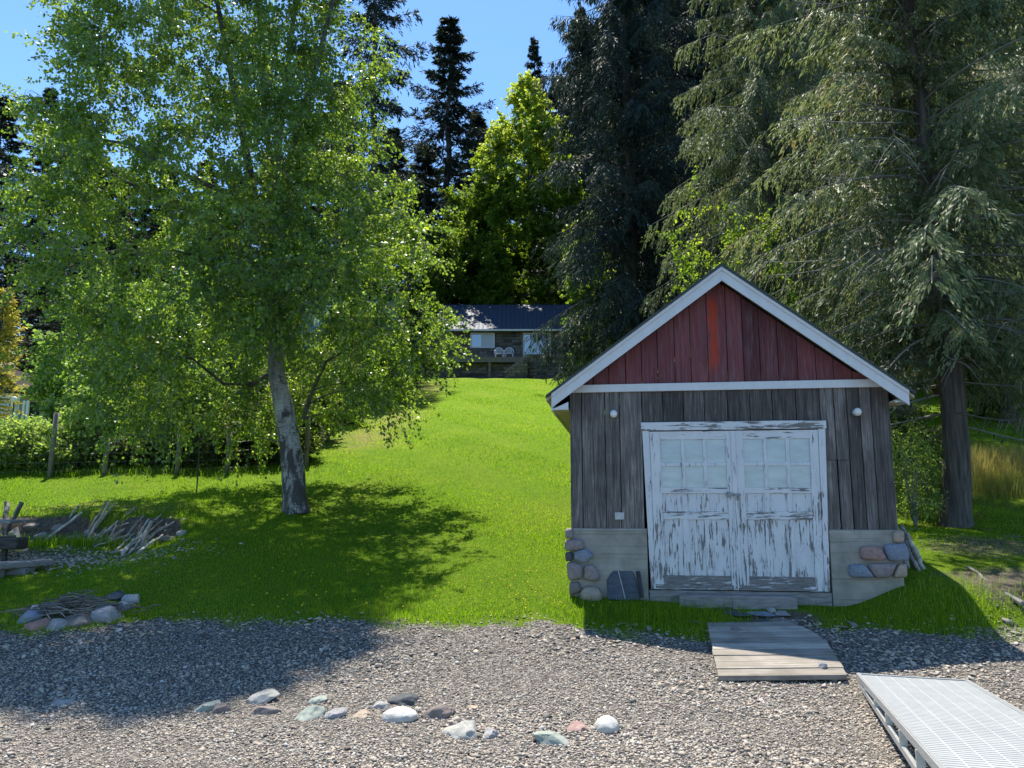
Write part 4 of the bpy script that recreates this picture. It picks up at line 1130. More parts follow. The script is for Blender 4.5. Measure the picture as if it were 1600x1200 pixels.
def leaf_np(P, D, Nn, L, W):
    """diamond leaves: base P, direction D, normal Nn"""
    S_ = unit(np.cross(D, Nn)); n = len(P)
    L = np.broadcast_to(np.asarray(L, float), (n,))[:, None]; W = np.broadcast_to(np.asarray(W, float), (n,))[:, None]
    V = np.empty((n, 4, 3), np.float32)
    mid = P + D * L * .45
    V[:, 0] = P; V[:, 1] = mid + S_ * W * .5; V[:, 2] = P + D * L; V[:, 3] = mid - S_ * W * .5
    return V.reshape(-1, 3), np.arange(n * 4, dtype=np.int32).reshape(-1, 4)

def leaves_obj(name, P, D, Nn, L, W, tint, mat, parent, center=None):
    if center is not None: P = P - np.array(center)
    V, Fc = leaf_np(P, D, Nn, L, W)
    return link_mesh(name, np_mesh(name, V, Fc, np.repeat(tint, 4)), mat, parent)

class Wood:
    """many tapered tubes in one mesh"""
    def __init__(s): s.V, s.F, s.nv = [], [], 0
    def tube(s, pts, rad, n=6):
        pts = np.asarray(pts, float); k = len(pts)
        d = unit(np.gradient(pts, axis=0))
        ref = np.array([1., 0, 0]) if abs(d[0][0]) < .8 else np.array([0, 1., 0])
        u = unit(ref[None] - d * (d @ ref)[:, None]); w_ = np.cross(d, u)
        a = np.arange(n) * 2 * np.pi / n
        ring = pts[:, None, :] + (u[:, None, :] * np.cos(a)[None, :, None] + w_[:, None, :] * np.sin(a)[None, :, None]) * np.asarray(rad)[:, None, None]
        s.V.append(ring.reshape(-1, 3))
        i = np.arange(k - 1)[:, None] * n; j = np.arange(n)[None, :]; j2 = (j + 1) % n
        s.F.append(np.stack([i + j, i + j2, i + n + j2, i + n + j], -1).reshape(-1, 4) + s.nv); s.nv += k * n
    def build(s, name, mat, parent):
        return link_mesh(name, np_mesh(name, np.concatenate(s.V), np.concatenate(s.F)), mat, parent, True)

def trunk_mesh(name, pts, rad, mat, parent, n=20, flare=1.5, rough=.05, seed=0):
    """resampled trunk with a flared, lumpy foot"""
    pts = np.asarray(pts, float); t = np.linspace(0, 1, len(pts)); k = max(24, len(pts) * 6)
    tt = np.linspace(0, 1, k) ** 1.25
    P = np.stack([np.interp(tt, t, pts[:, i]) for i in range(3)], 1)
    for _ in range(3): P[1:-1] = (P[:-2] + 2 * P[1:-1] + P[2:]) / 4
    rr_ = np.interp(tt, t, rad)
    h = P[:, 2] - P[0, 2]
    rr_ = rr_ * (1 + (flare - 1) * np.exp(-h / .22))
    d = unit(np.gradient(P, axis=0)); ref = np.array([1., 0, 0]); u = unit(ref[None] - d * (d @ ref)[:, None]); w_ = np.cross(d, u)
    a = np.arange(n) * 2 * np.pi / n
    lob = np.array([[mnoise.fractal(Vector((math.cos(x) * 1.3, math.sin(x) * 1.3, z * 1.1 + seed)), 1, 2, 4) for x in a] for z in h])
    lob = 1 + rough * lob * 2 + .10 * np.exp(-h / .3)[:, None] * np.cos(a * 5 + seed)[None, :]
    ring = P[:, None, :] + (u[:, None, :] * np.cos(a)[None, :, None] + w_[:, None, :] * np.sin(a)[None, :, None]) * (rr_[:, None] * lob)[:, :, None]
    i = np.arange(k - 1)[:, None] * n; j = np.arange(n)[None, :]; j2 = (j + 1) % n
    Fc = np.stack([i + j, i + j2, i + n + j2, i + n + j], -1).reshape(-1, 4)
    return link_mesh(name, np_mesh(name, ring.reshape(-1, 3), Fc), mat, parent, True)

def grow(stems, targets, rs, rmin=.006, arch=.12, kr=.011):
    """branches from the stems (list of (pts, radii)) out to every target; returns tubes and a branch direction per target"""
    NP, NR, tubes, dirs = [], [], [], []
    for pts, rad in stems:
        pts = np.asarray(pts, float)
        for i in range(len(pts) - 1):
            for k in range(6):
                t = k / 6; NP.append(pts[i] * (1 - t) + pts[i + 1] * t); NR.append(rad[i] * (1 - t) + rad[i + 1] * t)
        NP.append(pts[-1]); NR.append(rad[-1])
    base = np.array(NP)
    d0 = np.array([np.linalg.norm(base - t, axis=1).min() for t in targets])
    order = np.argsort(d0)
    out = [None] * len(targets)
    for ti in order:
        tg = targets[ti]; A = np.array(NP)
        dv = tg - A; dist = np.linalg.norm(dv, axis=1)
        cost = dist + np.maximum(0, A[:, 2] - tg[2] + .15 * dist) * 1.6
        j = int(np.argmin(cost)); p0 = A[j]; L = dist[j]
        r0 = min(NR[j] * .62, rmin + kr * L)
        mid = p0 + (tg - p0) * .5 + UP * arch * L + rs.normal(0, .06, 3) * L
        ts = np.linspace(0, 1, 6)[:, None]
        pts = (1 - ts) ** 2 * p0 + 2 * ts * (1 - ts) * mid + ts ** 2 * tg
        rad = r0 + (rmin * .6 - r0) * ts[:, 0]
        tubes.append((pts, rad))
        for q, r_ in zip(pts[1:], rad[1:]): NP.append(q); NR.append(max(r_, rmin * .7))
        out[ti] = unit((pts[-1] - pts[-2])[None])[0]
    return tubes, np.array(out)

def clumps(T, DR, rs, twigs, nleaf, tl, droop, spread, L, W, flat=.0, tintbias=None):
    """leafy twigs round every branch end"""
    nT = len(T)
    td = unit(DR[:, None, :] * .6 + rs.normal(0, spread, (nT, twigs, 3)))
    tl_ = rs.uniform(.5, 1.15, (nT, twigs)) * tl
    start = T[:, None, :] - DR[:, None, :] * rs.uniform(0, .8, (nT, twigs, 1)) * tl
    s = rs.uniform(.08, 1, (nT, twigs, nleaf))
    P = start[:, :, None, :] + td[:, :, None, :] * (tl_[:, :, None] * s)[..., None]
    P[..., 2] -= droop * (tl_[:, :, None] * s) ** 1.6
    P = P + rs.normal(0, .03 * tl + .01, P.shape)
    tint = np.clip(rs.normal(.45, .16, (nT, 1, 1)) + rs.normal(0, .22, (nT, twigs, nleaf)), 0, 1)
    if tintbias is not None: tint = np.clip(tint + tintbias[:, None, None], 0, 1)
    P = P.reshape(-1, 3); n = len(P)
    D = unit(np.repeat(td.reshape(-1, 3), nleaf, 0) * .5 + rs.normal(0, .55, (n, 3)) - UP * (.3 + droop * .7))
    Nn = unit(rs.normal(0, 1, (n, 3)) + UP * flat)
    sc = rs.uniform(.65, 1.2, n)
    return P, D, Nn, L * sc, W * sc, tint.reshape(-1)

# ---- the birch
rs = np.random.default_rng(11)
YB = 15.0
bp = gat(462, 799)
bi = thing('birch_tree', 'large birch with pale leaning trunk and dense fresh green crown on the lawn', 'tree', tuple(bp))
def B(px, py, dy=0.0):
    q = at(px, py, bp.y + dy); return np.array([q.x - bp.x, dy, q.z - bp.z])
k_ = bp.y / F
main = [B(462, 803), B(458, 740), B(452, 690), B(443, 630), B(430, 575), B(432, 500), B(436, 430), B(432, 350), B(428, 280), B(440, 180), B(455, 60), B(470, -80), B(465, -260)]
mr = [.225, .215, .205, .185, .165, .145, .13, .11, .09, .07, .05, .035, .012]
trunk_mesh('trunk', main, mr, M['bark_birch'], bi, 22, 1.28, .07, 3)
stems = [(main, mr),
         ([B(434, 440), B(405, 350, .2), B(385, 240, .3), B(360, 110, .4), B(335, -20, .5), B(300, -200, .5)], [.11, .10, .085, .065, .045, .012]),
         ([B(432, 350), B(452, 250, -.3), B(490, 120, -.6), B(520, 0, -.8), B(540, -130, -.9)], [.08, .07, .055, .04, .012]),
         ([B(432, 345), B(420, 240, -.2), B(408, 120, -.3), B(400, -40, -.3)], [.06, .05, .035, .012]),
         ([B(420, 330), B(350, 300, -.3), B(270, 265, -.6), B(200, 225, -.9), B(140, 215, -1.1)], [.075, .06, .05, .035, .012]),
         ([B(436, 420), B(330, 345, .5), B(230, 300, .9), B(130, 250, 1.2), B(80, 250, 1.3)], [.07, .055, .045, .03, .01]),
         ([B(430, 577), B(395, 600, -.2), B(350, 600, -.5), B(300, 560, -.9), B(250, 555, -1.2)], [.048, .04, .03, .022, .008]),
         ([B(474, 655), B(488, 610, -.2), B(510, 565, -.5), B(560, 535, -.9), B(620, 500, -1.2)], [.042, .035, .027, .02, .008]),
         ([B(436, 470), B(490, 410, .4), B(560, 360, .8), B(630, 320, 1.1)], [.07, .055, .04, .012]),
         ([B(436, 480), B(380, 430, .7), B(290, 400, 1.4), B(200, 390, 1.8), B(110, 400, 2.0)], [.07, .06, .045, .03, .01]),
         ([B(434, 500), B(470, 460, -1.0), B(520, 420, -2.0), B(560, 400, -2.8)], [.06, .05, .035, .012]),
         ([B(434, 500), B(400, 450, -1.0), B(340, 410, -2.0), B(270, 390, -2.9)], [.06, .05, .035, .012]),
         ([B(434, 460), B(440, 380, 1.4), B(440, 330, 2.8)], [.06, .045, .012])]
EL = [(-420, 330), (-300, 230), (-160, 130), (0, 70), (90, 60), (200, 20), (350, -8), (480, 14), (560, 48), (620, 75), (660, 110), (700, 260)]
ER = [(-420, 480), (-300, 540), (-160, 590), (0, 605), (90, 612), (200, 655), (350, 728), (480, 738), (560, 716), (610, 700), (650, 640), (680, 575), (700, 520)]
T = []
while len(T) < 780:
    py = rs.uniform(-420, 690); lx_ = np.interp(py, *zip(*EL)) + 42; rx_ = np.interp(py, *zip(*ER)) - 16
    u = rs.uniform(-1, 1); dpt = rs.uniform(-1, 1)
    rr2 = u * u + dpt * dpt
    if rr2 > 1 or rs.random() > .25 + .75 * rr2: continue
    if py > 610 and rs.random() < .45: continue
    hw = (rx_ - lx_) / 2 * k_; cx_ = (lx_ + rx_) / 2
    if 1.4 - .0 < abs(u) * hw < 0: continue
    q = at(cx_ + u * (rx_ - lx_) / 2, py, bp.y)
    e = (q - bp); p = np.array([e.x, dpt * min(hw, 4.6) * .92, e.z])
    nz = mnoise.noise(Vector(p * .75))
    if nz < -.2 and rs.random() < .75: continue
    # keep it clear round the trunk low down
    if p[2] < 3.2 and abs(p[0] + .3) < .5 and p[1] < 0: continue
    # ground clearance on the uphill side
    if p[2] + bp.z < gz(p[0] + bp.x, p[1] + bp.y) + 1.0: continue
    T.append(p)
for _ in range(46):
    q = B(433 + rs.normal(0, 45), rs.uniform(240, 560)); q[1] = -rs.uniform(.5, 2.8); T.append(q)
T = np.array(T)
tubes, DR = grow(stems, T, rs, .007, .12, .010)
wd = Wood()
for pts, rad in stems[1:]: wd.tube(np.asarray(pts), rad, 8)
for pts, rad in tubes: wd.tube(pts, rad, 5)
# hanging twigs as fine lines
for i in range(len(T)):
    for _ in range(2):
        d = unit((DR[i] * .6 + rs.normal(0, .5, 3))[None])[0]; l = rs.uniform(.4, .8)
        wd.tube(np.stack([T[i], T[i] + d * l * .5 - UP * .08 * l, T[i] + d * l - UP * .45 * l]), [.005, .004, .002], 3)
wd.build('branches', M['bark_dark'], bi)
P, D, Nn, L, W, ti = clumps(T, DR, rs, 10, 38, .85, .5, .55, .072, .056)
leaves_obj('crown', P, D, Nn, L, W, ti, M['leaf_birch'], bi)

# ---- generic broadleaf
def broadleaf(name, label, cat, loc, h, prof, nT, rs, twigs, nleaf, tl, L, W, lm, bark, tr=.12, stems_n=1, droop=.15, group=None, gap=-.12, gap_s=.6, zb=.15, tintz=None, lean=(0, 0), part=('trunk', 'crown'), spread=.6):
    """prof: list of (height fraction, radius)"""
    o = thing(name, label, cat, loc, 0, group)
    stems = []
    for k in range(stems_n):
        a = rs.uniform(0, 6.28); sp = 0 if stems_n == 1 else rs.uniform(.15, .5) * max(r for _, r in prof)
        n = 7; pts = [np.array([lean[0] * (i / n) ** 1.5 + math.cos(a) * sp * (i / n) + rs.normal(0, .015) * h * (i > 0), lean[1] * (i / n) ** 1.5 + math.sin(a) * sp * (i / n), h * .9 * i / n]) for i in range(n + 1)]
        stems.append((pts, [tr * (1 - .9 * i / n) for i in range(n + 1)]))
    T = []
    zs, rsd = zip(*prof)
    off = rs.uniform(0, 99, 3)
    tries = 0
    while len(T) < nT and tries < nT * 40:
        tries += 1
        f = rs.uniform(zb, 1); r_ = np.interp(f, zs, rsd); u = rs.uniform(-1, 1, 2); q = (u ** 2).sum()
        if q > 1 or rs.random() > .25 + .75 * q or rs.random() > max(.12, r_ / max(rsd)): continue
        p = np.array([u[0] * r_ + lean[0] * f ** 1.5, u[1] * r_ + lean[1] * f ** 1.5, f * h])
        if mnoise.noise(Vector(p * gap_s + off)) < gap: continue
        T.append(p)
    T = np.array(T)
    tubes, DR = grow(stems, T, rs, .004 + tr * .03, .12, .008)
    wd = Wood()
    for pts, rad in stems: wd.tube(pts, rad, 8)
    for pts, rad in tubes: wd.tube(pts, rad, 4)
    wd.build(part[0], bark, o)
    tb = None if tintz is None else np.interp(T[:, 2] / h, *zip(*tintz))
    a = clumps(T, DR, rs, twigs, nleaf, tl, droop, spread, L, W, .4, tb)
    leaves_obj(part[1], *a, lm, o)
    return o

def on(px, Y): q = at(px, 780, Y); return (q.x, Y, gz(q.x, Y) - .05)
def hgt(px, py, Y): return at(px, py, Y).z - gz(at(px, 780, Y).x, Y)

# golden-green maple behind the house
Y = 58; h = hgt(822, 122, Y)
broadleaf('maple_tree', 'tall broad maple with golden new leaves at its top behind the house', 'tree', on(815, Y), h, [(.1, 3.0), (.35, 4.7), (.6, 4.7), (.75, 3.8), (.86, 2.4), (.95, 1.2), (1, .5)], 620, rs, 9, 24, 1.05, .21, .165, M['leaf_maple'], M['bark_far'], .25, 2, .2, None, -.2, .35, .12, [(0, -.2), (.55, -.1), (.72, .15), (.85, .5), (1, .7)], (.6, 0))
broadleaf('maple_tree', 'leafy dark green maple beside the golden maple, over the house roof', 'tree', on(752, 60), hgt(752, 300, 60), [(.1, 2.2), (.4, 3.6), (.7, 2.8), (1, .8)], 240, rs, 8, 20, 1.0, .21, .16, M['leaf_maple'], M['bark_far'], .2, 2, .2, None, -.1, .35, .1, [(0, -.3), (1, -.05)])
broadleaf('maple_tree', 'broad dark maple close behind the left part of the house roof', 'tree', on(705, 57.5), hgt(705, 290, 57.5), [(.1, 2.4), (.4, 4.0), (.7, 3.6), (1, 1.2)], 270, rs, 8, 20, 1.1, .21, .16, M['leaf_maple'], M['bark_far'], .2, 2, .2, None, -.05, .35, .1, [(0, -.3), (1, -.1)])
# leafy tree in front of the house's right end
broadleaf('vine_maple', 'light green vine maple screening the right end of the house', 'tree', on(936, 44), hgt(900, 340, 44), [(.05, 1.2), (.3, 1.5), (.6, 1.5), (.85, 1.2), (1, .5)], 150, rs, 7, 14, .7, .19, .16, M['leaf_maple'], M['bark_far'], .08, 3, .1, None, .02, .7, .1, [(0, -.05), (1, .1)], (-.6, 0))
# bright saplings between shed and cedars
broadleaf('vine_maple', 'bright fresh leaved sapling rising behind the left slope of the shed roof', 'tree', on(1110, 19), hgt(1110, 270, 19), [(.2, .8), (.5, 1.2), (.8, 1.1), (1, .4)], 52, rs, 6, 11, .5, .075, .06, M['leaf_maple'], M['bark_far'], .05, 3, .1, None, .0, .8, .25, [(0, -.1), (1, -.05)])
broadleaf('vine_maple', 'bright fresh leaved sapling behind the right slope of the shed roof', 'tree', on(1190, 17.6), hgt(1190, 330, 17.6), [(.2, .8), (.5, 1.0), (.8, .9), (1, .4)], 40, rs, 6, 11, .45, .07, .055, M['leaf_maple'], M['bark_far'], .05, 3, .1, None, .0, .8, .25, [(0, -.1), (1, -.05)])
# shrubs behind the fence
def shrub(px, Y, ptop, rad, label, lm, nT, L=.075, W=.055, x=None, group='shrubs behind the wire fence', tb=0., twigs=8, nleaf=17, tl=.42):
    loc = on(px, Y) if x is None else (x, Y, gz(x, Y) - .05)
    h = hgt(px, ptop, Y) if x is None else ptop
    return broadleaf('shrub', label, 'shrub', loc, h, [(0, rad * .75), (.3, rad), (.7, rad * .85), (1, rad * .35)], nT, rs, twigs, nleaf, tl, L, W, lm, M['bark_dark'], .03, 5, .1, group, -.3, .9, .03, [(0, tb), (1, tb + .1)], (0, 0), ('stems', 'foliage'))
shrub(-45, 19.6, 655, 1.2, 'bright green shrub cut by the left edge behind the fence', M['leaf_shrub'], 120, tb=.2)
shrub(32, 19.4, 658, 1.0, 'bright yellow-green shrub left of the tallest fence post', M['leaf_shrub'], 120, tb=.25)
shrub(105, 19.6, 668, .95, 'bright green low shrub right of the tallest fence post', M['leaf_shrub'], 110, tb=.15)
shrub(160, 20.2, 590, 1.2, 'silvery green tall shrub behind the second fence post', M['leaf_shrub'], 150, tb=.05)
shrub(235, 20.0, 620, 1.2, 'dark leafy shrub between the second and third fence posts', M['leaf_dkshrub'], 140)
shrub(300, 20.3, 570, 1.4, 'tall leafy shrub behind the third fence post', M['leaf_shrub'], 160, tb=-.05)
shrub(370, 20.0, 625, 1.2, 'brownish thin shrub behind the fourth fence post', M['leaf_dkshrub'], 130, .06, .04)
shrub(425, 20.4, 600, 1.2, 'dark shrub directly behind the birch trunk', M['leaf_dkshrub'], 130)
for i, (y, hh, lab) in enumerate([(20.6, 2.4, 'dense dark shrub at the fence corner right of the birch trunk'), (23.5, 2.8, 'second dark shrub up the fence line from the corner'), (27, 2.7, 'third shrub up the fence line, brownish and thin'), (31, 3.0, 'fourth shrub up the fence line beneath the birch boughs'), (36, 3.0, 'fifth shrub up the fence line near the upper lawn'), (41, 3.2, 'last dark shrub up the fence line close to the house')]):
    shrub(0, y, hh, 1.1 + .03 * i, lab, M['leaf_dkshrub'] if i != 3 else M['leaf_shrub'], 110, .085 + .012 * i, .065 + .01 * i, x=-6.5 + .02 * i)
broadleaf('shrub', 'arching brown-stemmed shrub between shed and cedar trunk', 'shrub', on(1428, 13.8), hgt(1428, 655, 13.8), [(0, .45), (.4, .6), (.8, .55), (1, .3)], 75, rs, 6, 9, .35, .05, .034, M['leaf_shrub'], M['bark_grey'], .014, 9, .15, None, -.3, .9, .15, [(0, .1), (1, .25)], (.0, 0), ('stems', 'foliage'))
broadleaf('shrub', 'small leafy shrub at the foot of the cedar trunk, shed side', 'shrub', on(1452, 14.4), hgt(1452, 690, 14.4), [(0, .4), (.5, .5), (1, .3)], 50, rs, 6, 10, .3, .055, .04, M['leaf_shrub'], M['bark_grey'], .012, 6, .15, None, -.3, .9, .1, [(0, .1), (1, .2)], (0, 0), ('stems', 'foliage'))
shrub(1540, 30, 372, 1.7, 'green shrub below the red outbuilding behind the near cedar', M['leaf_dkshrub'], 130, .14, .10, group='shrubs under the cedars')
shrub(1590, 29, 385, 1.7, 'green shrub at the right frame edge below the red outbuilding', M['leaf_dkshrub'], 130, .14, .10, group='shrubs under the cedars')
shrub(1425, 18, 640, .8, 'dark leafy shrub in the shade behind the right wall of the shed', M['leaf_dkshrub'], 90, .08, .06, group='shrubs under the cedars')
# broadleaf trees behind the fence, left
for i, (px, Y, pt, r_, lab) in enumerate([(128, 28, 430, 2.0, 'rounded green tree behind the fence, nearest the left edge'), (215, 26, 440, 2.2, 'rounded green tree behind the fence under the birch crown'), (330, 29, 400, 2.5, 'rounded green tree behind the fence left of the birch trunk'), (560, 34, 470, 2.2, 'rounded green tree before the blue cabin')]):
    broadleaf('alder_tree', lab, 'tree', on(px, Y), hgt(px, pt, Y), [(.1, r_ * .7), (.4, r_), (.75, r_ * .8), (1, r_ * .3)], 160, rs, 8, 13, .8, .15, .11, M['leaf_shrub'], M['bark_far'], .12, 2, .15, 'green trees behind the fence', -.2, .5, .08, [(0, -.15), (1, .0)])

# ---- conifers
def conifer(name, h, prof, nb, twn, qn, L, W, lm, bark, rs, tr, hang=.3, up=.25, droop=.3, zb=.1, dead=0, tw_len=.36, taper=.85, brw=None, sway=.0, rv=(.72, 1.12)):
    """returns an unlinked-position tree (Empty > trunk, crown, branches)"""
    o = thing(name, 'x', 'tree')
    n = 10
    pts = [np.array([rs.normal(0, .004) * h * (0 < i < n), rs.normal(0, .004) * h * (0 < i < n), h * i / n - .1]) for i in range(n + 1)]
    trunk_mesh('trunk', pts, [tr * (1 - taper * (i / n)) * (1 if i < n else .15) for i in range(n + 1)], bark, o, 16, 1.45, .05, rs.uniform(0, 9))
    zs, rr_ = zip(*prof)
    wd = Wood(); Ps, Ds, Ns, Ls, Ws, Ts = [], [], [], [], [], []
    ga = 2.39996
    for b in range(nb):
        f = zb + (1 - zb) * (b + rs.random()) / nb
        f = min(f, .995)
        r_ = float(np.interp(f, zs, rr_)) * rs.uniform(*rv)
        a = b * ga + rs.normal(0, .35); z0 = f * h
        out = np.array([math.cos(a), math.sin(a), 0]); side = np.array([-math.sin(a), math.cos(a), 0])
        t = np.linspace(0, 1, 9)
        upk = up * (f * 1.3 - .15); zz = z0 + r_ * (upk * t - droop * t ** 2 * (1.15 - f) + .16 * droop * t ** 4)
        wob = rs.normal(0, .05) * r_ * t ** 2
        bpnt = out[None] * (r_ * t)[:, None] + side[None] * wob[:, None] + UP[None] * zz[:, None]
        wd.tube(bpnt, np.interp(t, [0, 1], [max(.012, tr * .16 * (1 - f * .6)), .004]), 5)
        # side twigs
        s = np.sort(rs.uniform(.05, 1.0, twn)); bp_ = np.stack([np.interp(s, t, bpnt[:, i]) for i in range(3)], 1)
        sg = np.where(np.arange(twn) % 2 == 0, 1., -1.)
        tdir = unit(out[None] * rs.uniform(.35, .9, (twn, 1)) + side[None] * sg[:, None] * rs.uniform(.4, 1.0, (twn, 1)) - UP[None] * hang * rs.uniform(.3, 1.4, (twn, 1)))
        tlen = tw_len * r_ * (.45 + .55 * np.sin(np.pi * np.clip(s * .85 + .1, 0, 1))) * rs.uniform(.5, 1.15, twn)
        tlen = np.maximum(tlen, L * 1.2)
        q = rs.uniform(.05, 1, (twn, qn))
        P = bp_[:, None, :] + tdir[:, None, :] * (tlen[:, None] * q)[..., None]
        P[..., 2] -= hang * 1.1 * (tlen[:, None] * q) ** 1.5 * .8
        P = P.reshape(-1, 3) + rs.normal(0, L * .16, (twn * qn, 3))
        D = unit(np.repeat(tdir, qn, 0) + rs.normal(0, .35, (twn * qn, 3)) - UP[None] * hang * .9)
        Ps.append(P); Ds.append(D); Ns.append(unit(UP[None] * .8 + rs.normal(0, .6, (twn * qn, 3)) + out[None] * hang * .6))
        sc = rs.uniform(.6, 1.25, twn * qn); Ls.append(L * sc); Ws.append(W * sc)
        Ts.append(np.clip(rs.normal(.45, .22) + np.repeat(rs.normal(0, .14, twn), qn) + rs.normal(0, .1, twn * qn), 0, 1))
    # leader
    m_ = 40; P = np.stack([rs.normal(0, .06 * rr_[0] * .1 + .03, m_), rs.normal(0, .05, m_), h * rs.uniform(.95, 1.0, m_)], 1)
    Ps.append(P); Ds.append(unit(UP[None] + rs.normal(0, .4, (m_, 3)))); Ns.append(unit(rs.normal(0, 1, (m_, 3)))); Ls.append(np.full(m_, L)); Ws.append(np.full(m_, W)); Ts.append(np.full(m_, .5))
    for k in range(dead):
        f = rs.uniform(zb * .55, .75); a = rs.uniform(0, 6.28); r_ = float(np.interp(max(f, zb), zs, rr_)) * rs.uniform(.45, 1.0); t = np.linspace(0, 1, 7)
        out = np.array([math.cos(a), math.sin(a), 0]); side = np.array([-math.sin(a), math.cos(a), 0])
        pz = f * h + r_ * (-.15 * t - .25 * t ** 2 + .25 * t ** 3); bpnt = out[None] * (r_ * t)[:, None] + side[None] * (rs.normal(0, .08) * r_ * t ** 2)[:, None] + UP[None] * pz[:, None]
        wd.tube(bpnt, np.interp(t, [0, 1], [.022, .005]), 4)
        for s in rs.uniform(.25, 1, 9):
            p = np.array([np.interp(s, t, bpnt[:, i]) for i in range(3)]); d = unit((out * .5 + side * rs.choice([-1, 1]) * .6 - UP * rs.uniform(.2, 1.0))[None])[0]; l = rs.uniform(.15, .45) * r_ * .4
            wd.tube(np.stack([p, p + d * l * .5 - UP * .03, p + d * l - UP * .3 * l]), [.007, .005, .003], 3)
    wd.build('branches', brw or bark, o)
    leaves_obj('crown', np.concatenate(Ps), np.concatenate(Ds), np.concatenate(Ns), np.concatenate(Ls), np.concatenate(Ws), np.concatenate(Ts), lm, o)
    return o

def place(o, px, Y, label, h=None, h0=None, rz=0., group=None, xs=None, first=False, name=None):
    c = o if first else copy_tree(o)
    x, y, z = on(px, Y); c.location = (x, y, z); c.rotation_euler = (0, 0, rz)
    if h: k = h / h0; c.scale = ((xs or 1) * k, (xs or 1) * k, k)
    if name: c.name = name
    c['label'] = label
    if group: c['group'] = group
    elif 'group' in c: del c['group']
    return c

rs = np.random.default_rng(23)
HC = 16.0
cedar = conifer('cedar_tree', HC, [(.1, 2.4), (.19, 3.0), (.28, 3.7), (.38, 3.9), (.55, 3.5), (.7, 2.5), (.9, 1.0), (1, .2)], 200, 48, 27, .115, .026, M['needle'], M['bark_cedar'], rs, .235, .72, .22, .52, .19, 90, .27, .85, M['bark_grey'], rv=(.5, 1.15))
place(cedar, 1490, 13.7, 'near cedar with bare furrowed trunk standing right of the shed', rz=.4, first=True)
place(cedar, 1425, 30, 'cedar added for shade far behind the gap between shed and near cedar trunk', 20, HC, 5.2)  # added tree, put here to throw shade on the slope behind the shed
place(cedar, 1590, 28, 'cedar added for shade far behind the sunlit tall grass right of the near cedar', 20, HC, .3)  # second added tree, darkens the open ground behind with its shadow
place(cedar, 1730, 18.5, 'cedar at the right edge behind the near cedar', 17, HC, 2.1)
place(cedar, 1228, 21, 'slim grey-green cedar rising behind the shed roof peak', 19, HC, 4.0, xs=.72)
place(cedar, 1350, 25, 'tall cedar behind and between the shed and the near cedar', 22, HC, 1.0, xs=.85)
rs = np.random.default_rng(31)
HD = 30.0
dark = conifer('cedar_tree', HD, [(.05, 3.6), (.2, 4.9), (.45, 4.6), (.7, 3.2), (.9, 1.4), (1, .3)], 190, 42, 16, .29, .058, M['needle_dark'], M['bark_far'], rs, .40, .85, .2, .45, .10, 40, .26, .8, M['bark_far'])
place(dark, 993, 36, 'tallest dark drooping cedar with a visible straight trunk right of the house', first=True, rz=.3)
place(dark, 1108, 41, 'dark drooping cedar directly behind the shed peak', 33, HD, 2.0)
place(dark, 918, 64, 'dark drooping cedar beside the golden maple crown', 34, HD, 4.2, xs=.75)
place(dark, 1290, 44, 'dark cedar deep behind the slim grey-green cedar', 34, HD, 5.0)
place(dark, 1460, 42, 'dark cedar deep behind the near cedar trunk', 32, HD, 1.2)
place(dark, 1610, 38, 'dark cedar deep behind the red outbuilding', 30, HD, 3.3)
rs = np.random.default_rng(41)
HF = 30.0
fir = conifer('fir_tree', HF, [(.05, 5.4), (.3, 5.0), (.6, 3.5), (.85, 1.5), (.95, .5), (1, .05)], 125, 30, 12, .34, .085, M['needle_fir'], M['bark_far'], rs, .38, .22, .30, .35, .06, 0, .30, rv=(.5, 1.25))
place(fir, 693, 72, 'sharp topped fir standing free against the sky above the house', hgt(693, 26, 72), HF, .5, xs=1.2, first=True)
place(fir, 566, 50, 'tall fir behind the right side of the birch crown', hgt(566, -260, 50), HF, 2.2, xs=.62)
place(fir, 838, 84, 'small slim fir top between the golden maple and dark cedar', hgt(838, 58, 84), HF, 1.1, xs=.62)
place(fir, 20, 75, 'fir on the hillside at the upper left edge of the photo', hgt(20, 138, 75), HF, 3.0, xs=.9)
GH = 'dark firs massed on the wooded hillside'; LH = 'dark fir in the massed woods on the hillside behind'
for i, (px, pt, Y) in enumerate([(-60, 150, 70), (62, 190, 80), (105, 235, 66), (140, 262, 60), (165, 275, 78), (205, 285, 58), (230, 262, 70), (290, 250, 85), (315, 290, 58), (345, 270, 72), (400, 238, 78), (425, 250, 60), (455, 190, 66), (512, 130, 74), (600, 200, 62), (655, 225, 60), (742, 178, 90), (775, 235, 80), (880, 120, 95), (945, 40, 88), (1010, -60, 70), (1075, -120, 64), (1150, -150, 56), (1215, -160, 70), (1290, -150, 62), (1380, -160, 58), (1470, -150, 64), (1550, -140, 52), (1640, -160, 60), (1720, -150, 50), (-120, 120, 60)]):
    place(fir, px, Y, LH, hgt(px, pt, Y), HF, i * 1.7, GH, xs=1.4)
rq = random.Random(8)
for i, (px, Y) in enumerate([(-20, 54), (40, 58), (95, 50), (150, 55), (215, 49), (270, 56), (330, 50), (390, 56), (450, 52), (505, 58), (640, 66), (700, 62), (780, 70), (860, 66), (940, 62), (1040, 56), (1180, 60), (1340, 54), (1420, 60), (1520, 56)]):
    place(fir, px, Y, LH, rq.uniform(11, 15), HF, rq.uniform(0, 6), GH, xs=1.25)
rs = np.random.default_rng(51)
gc_ = conifer('golden_cypress', 6.0, [(0, .9), (.3, 1.1), (.7, .7), (1, .1)], 90, 14, 8, .16, .05, M['needle_gold'], M['bark_far'], rs, .09, .1, .9, .1, .04, 0, .4)
place(gc_, -26, 38, 'golden cypress at the left edge above the sided house roof', hgt(-26, 452, 38), 6.0, 0, first=True)

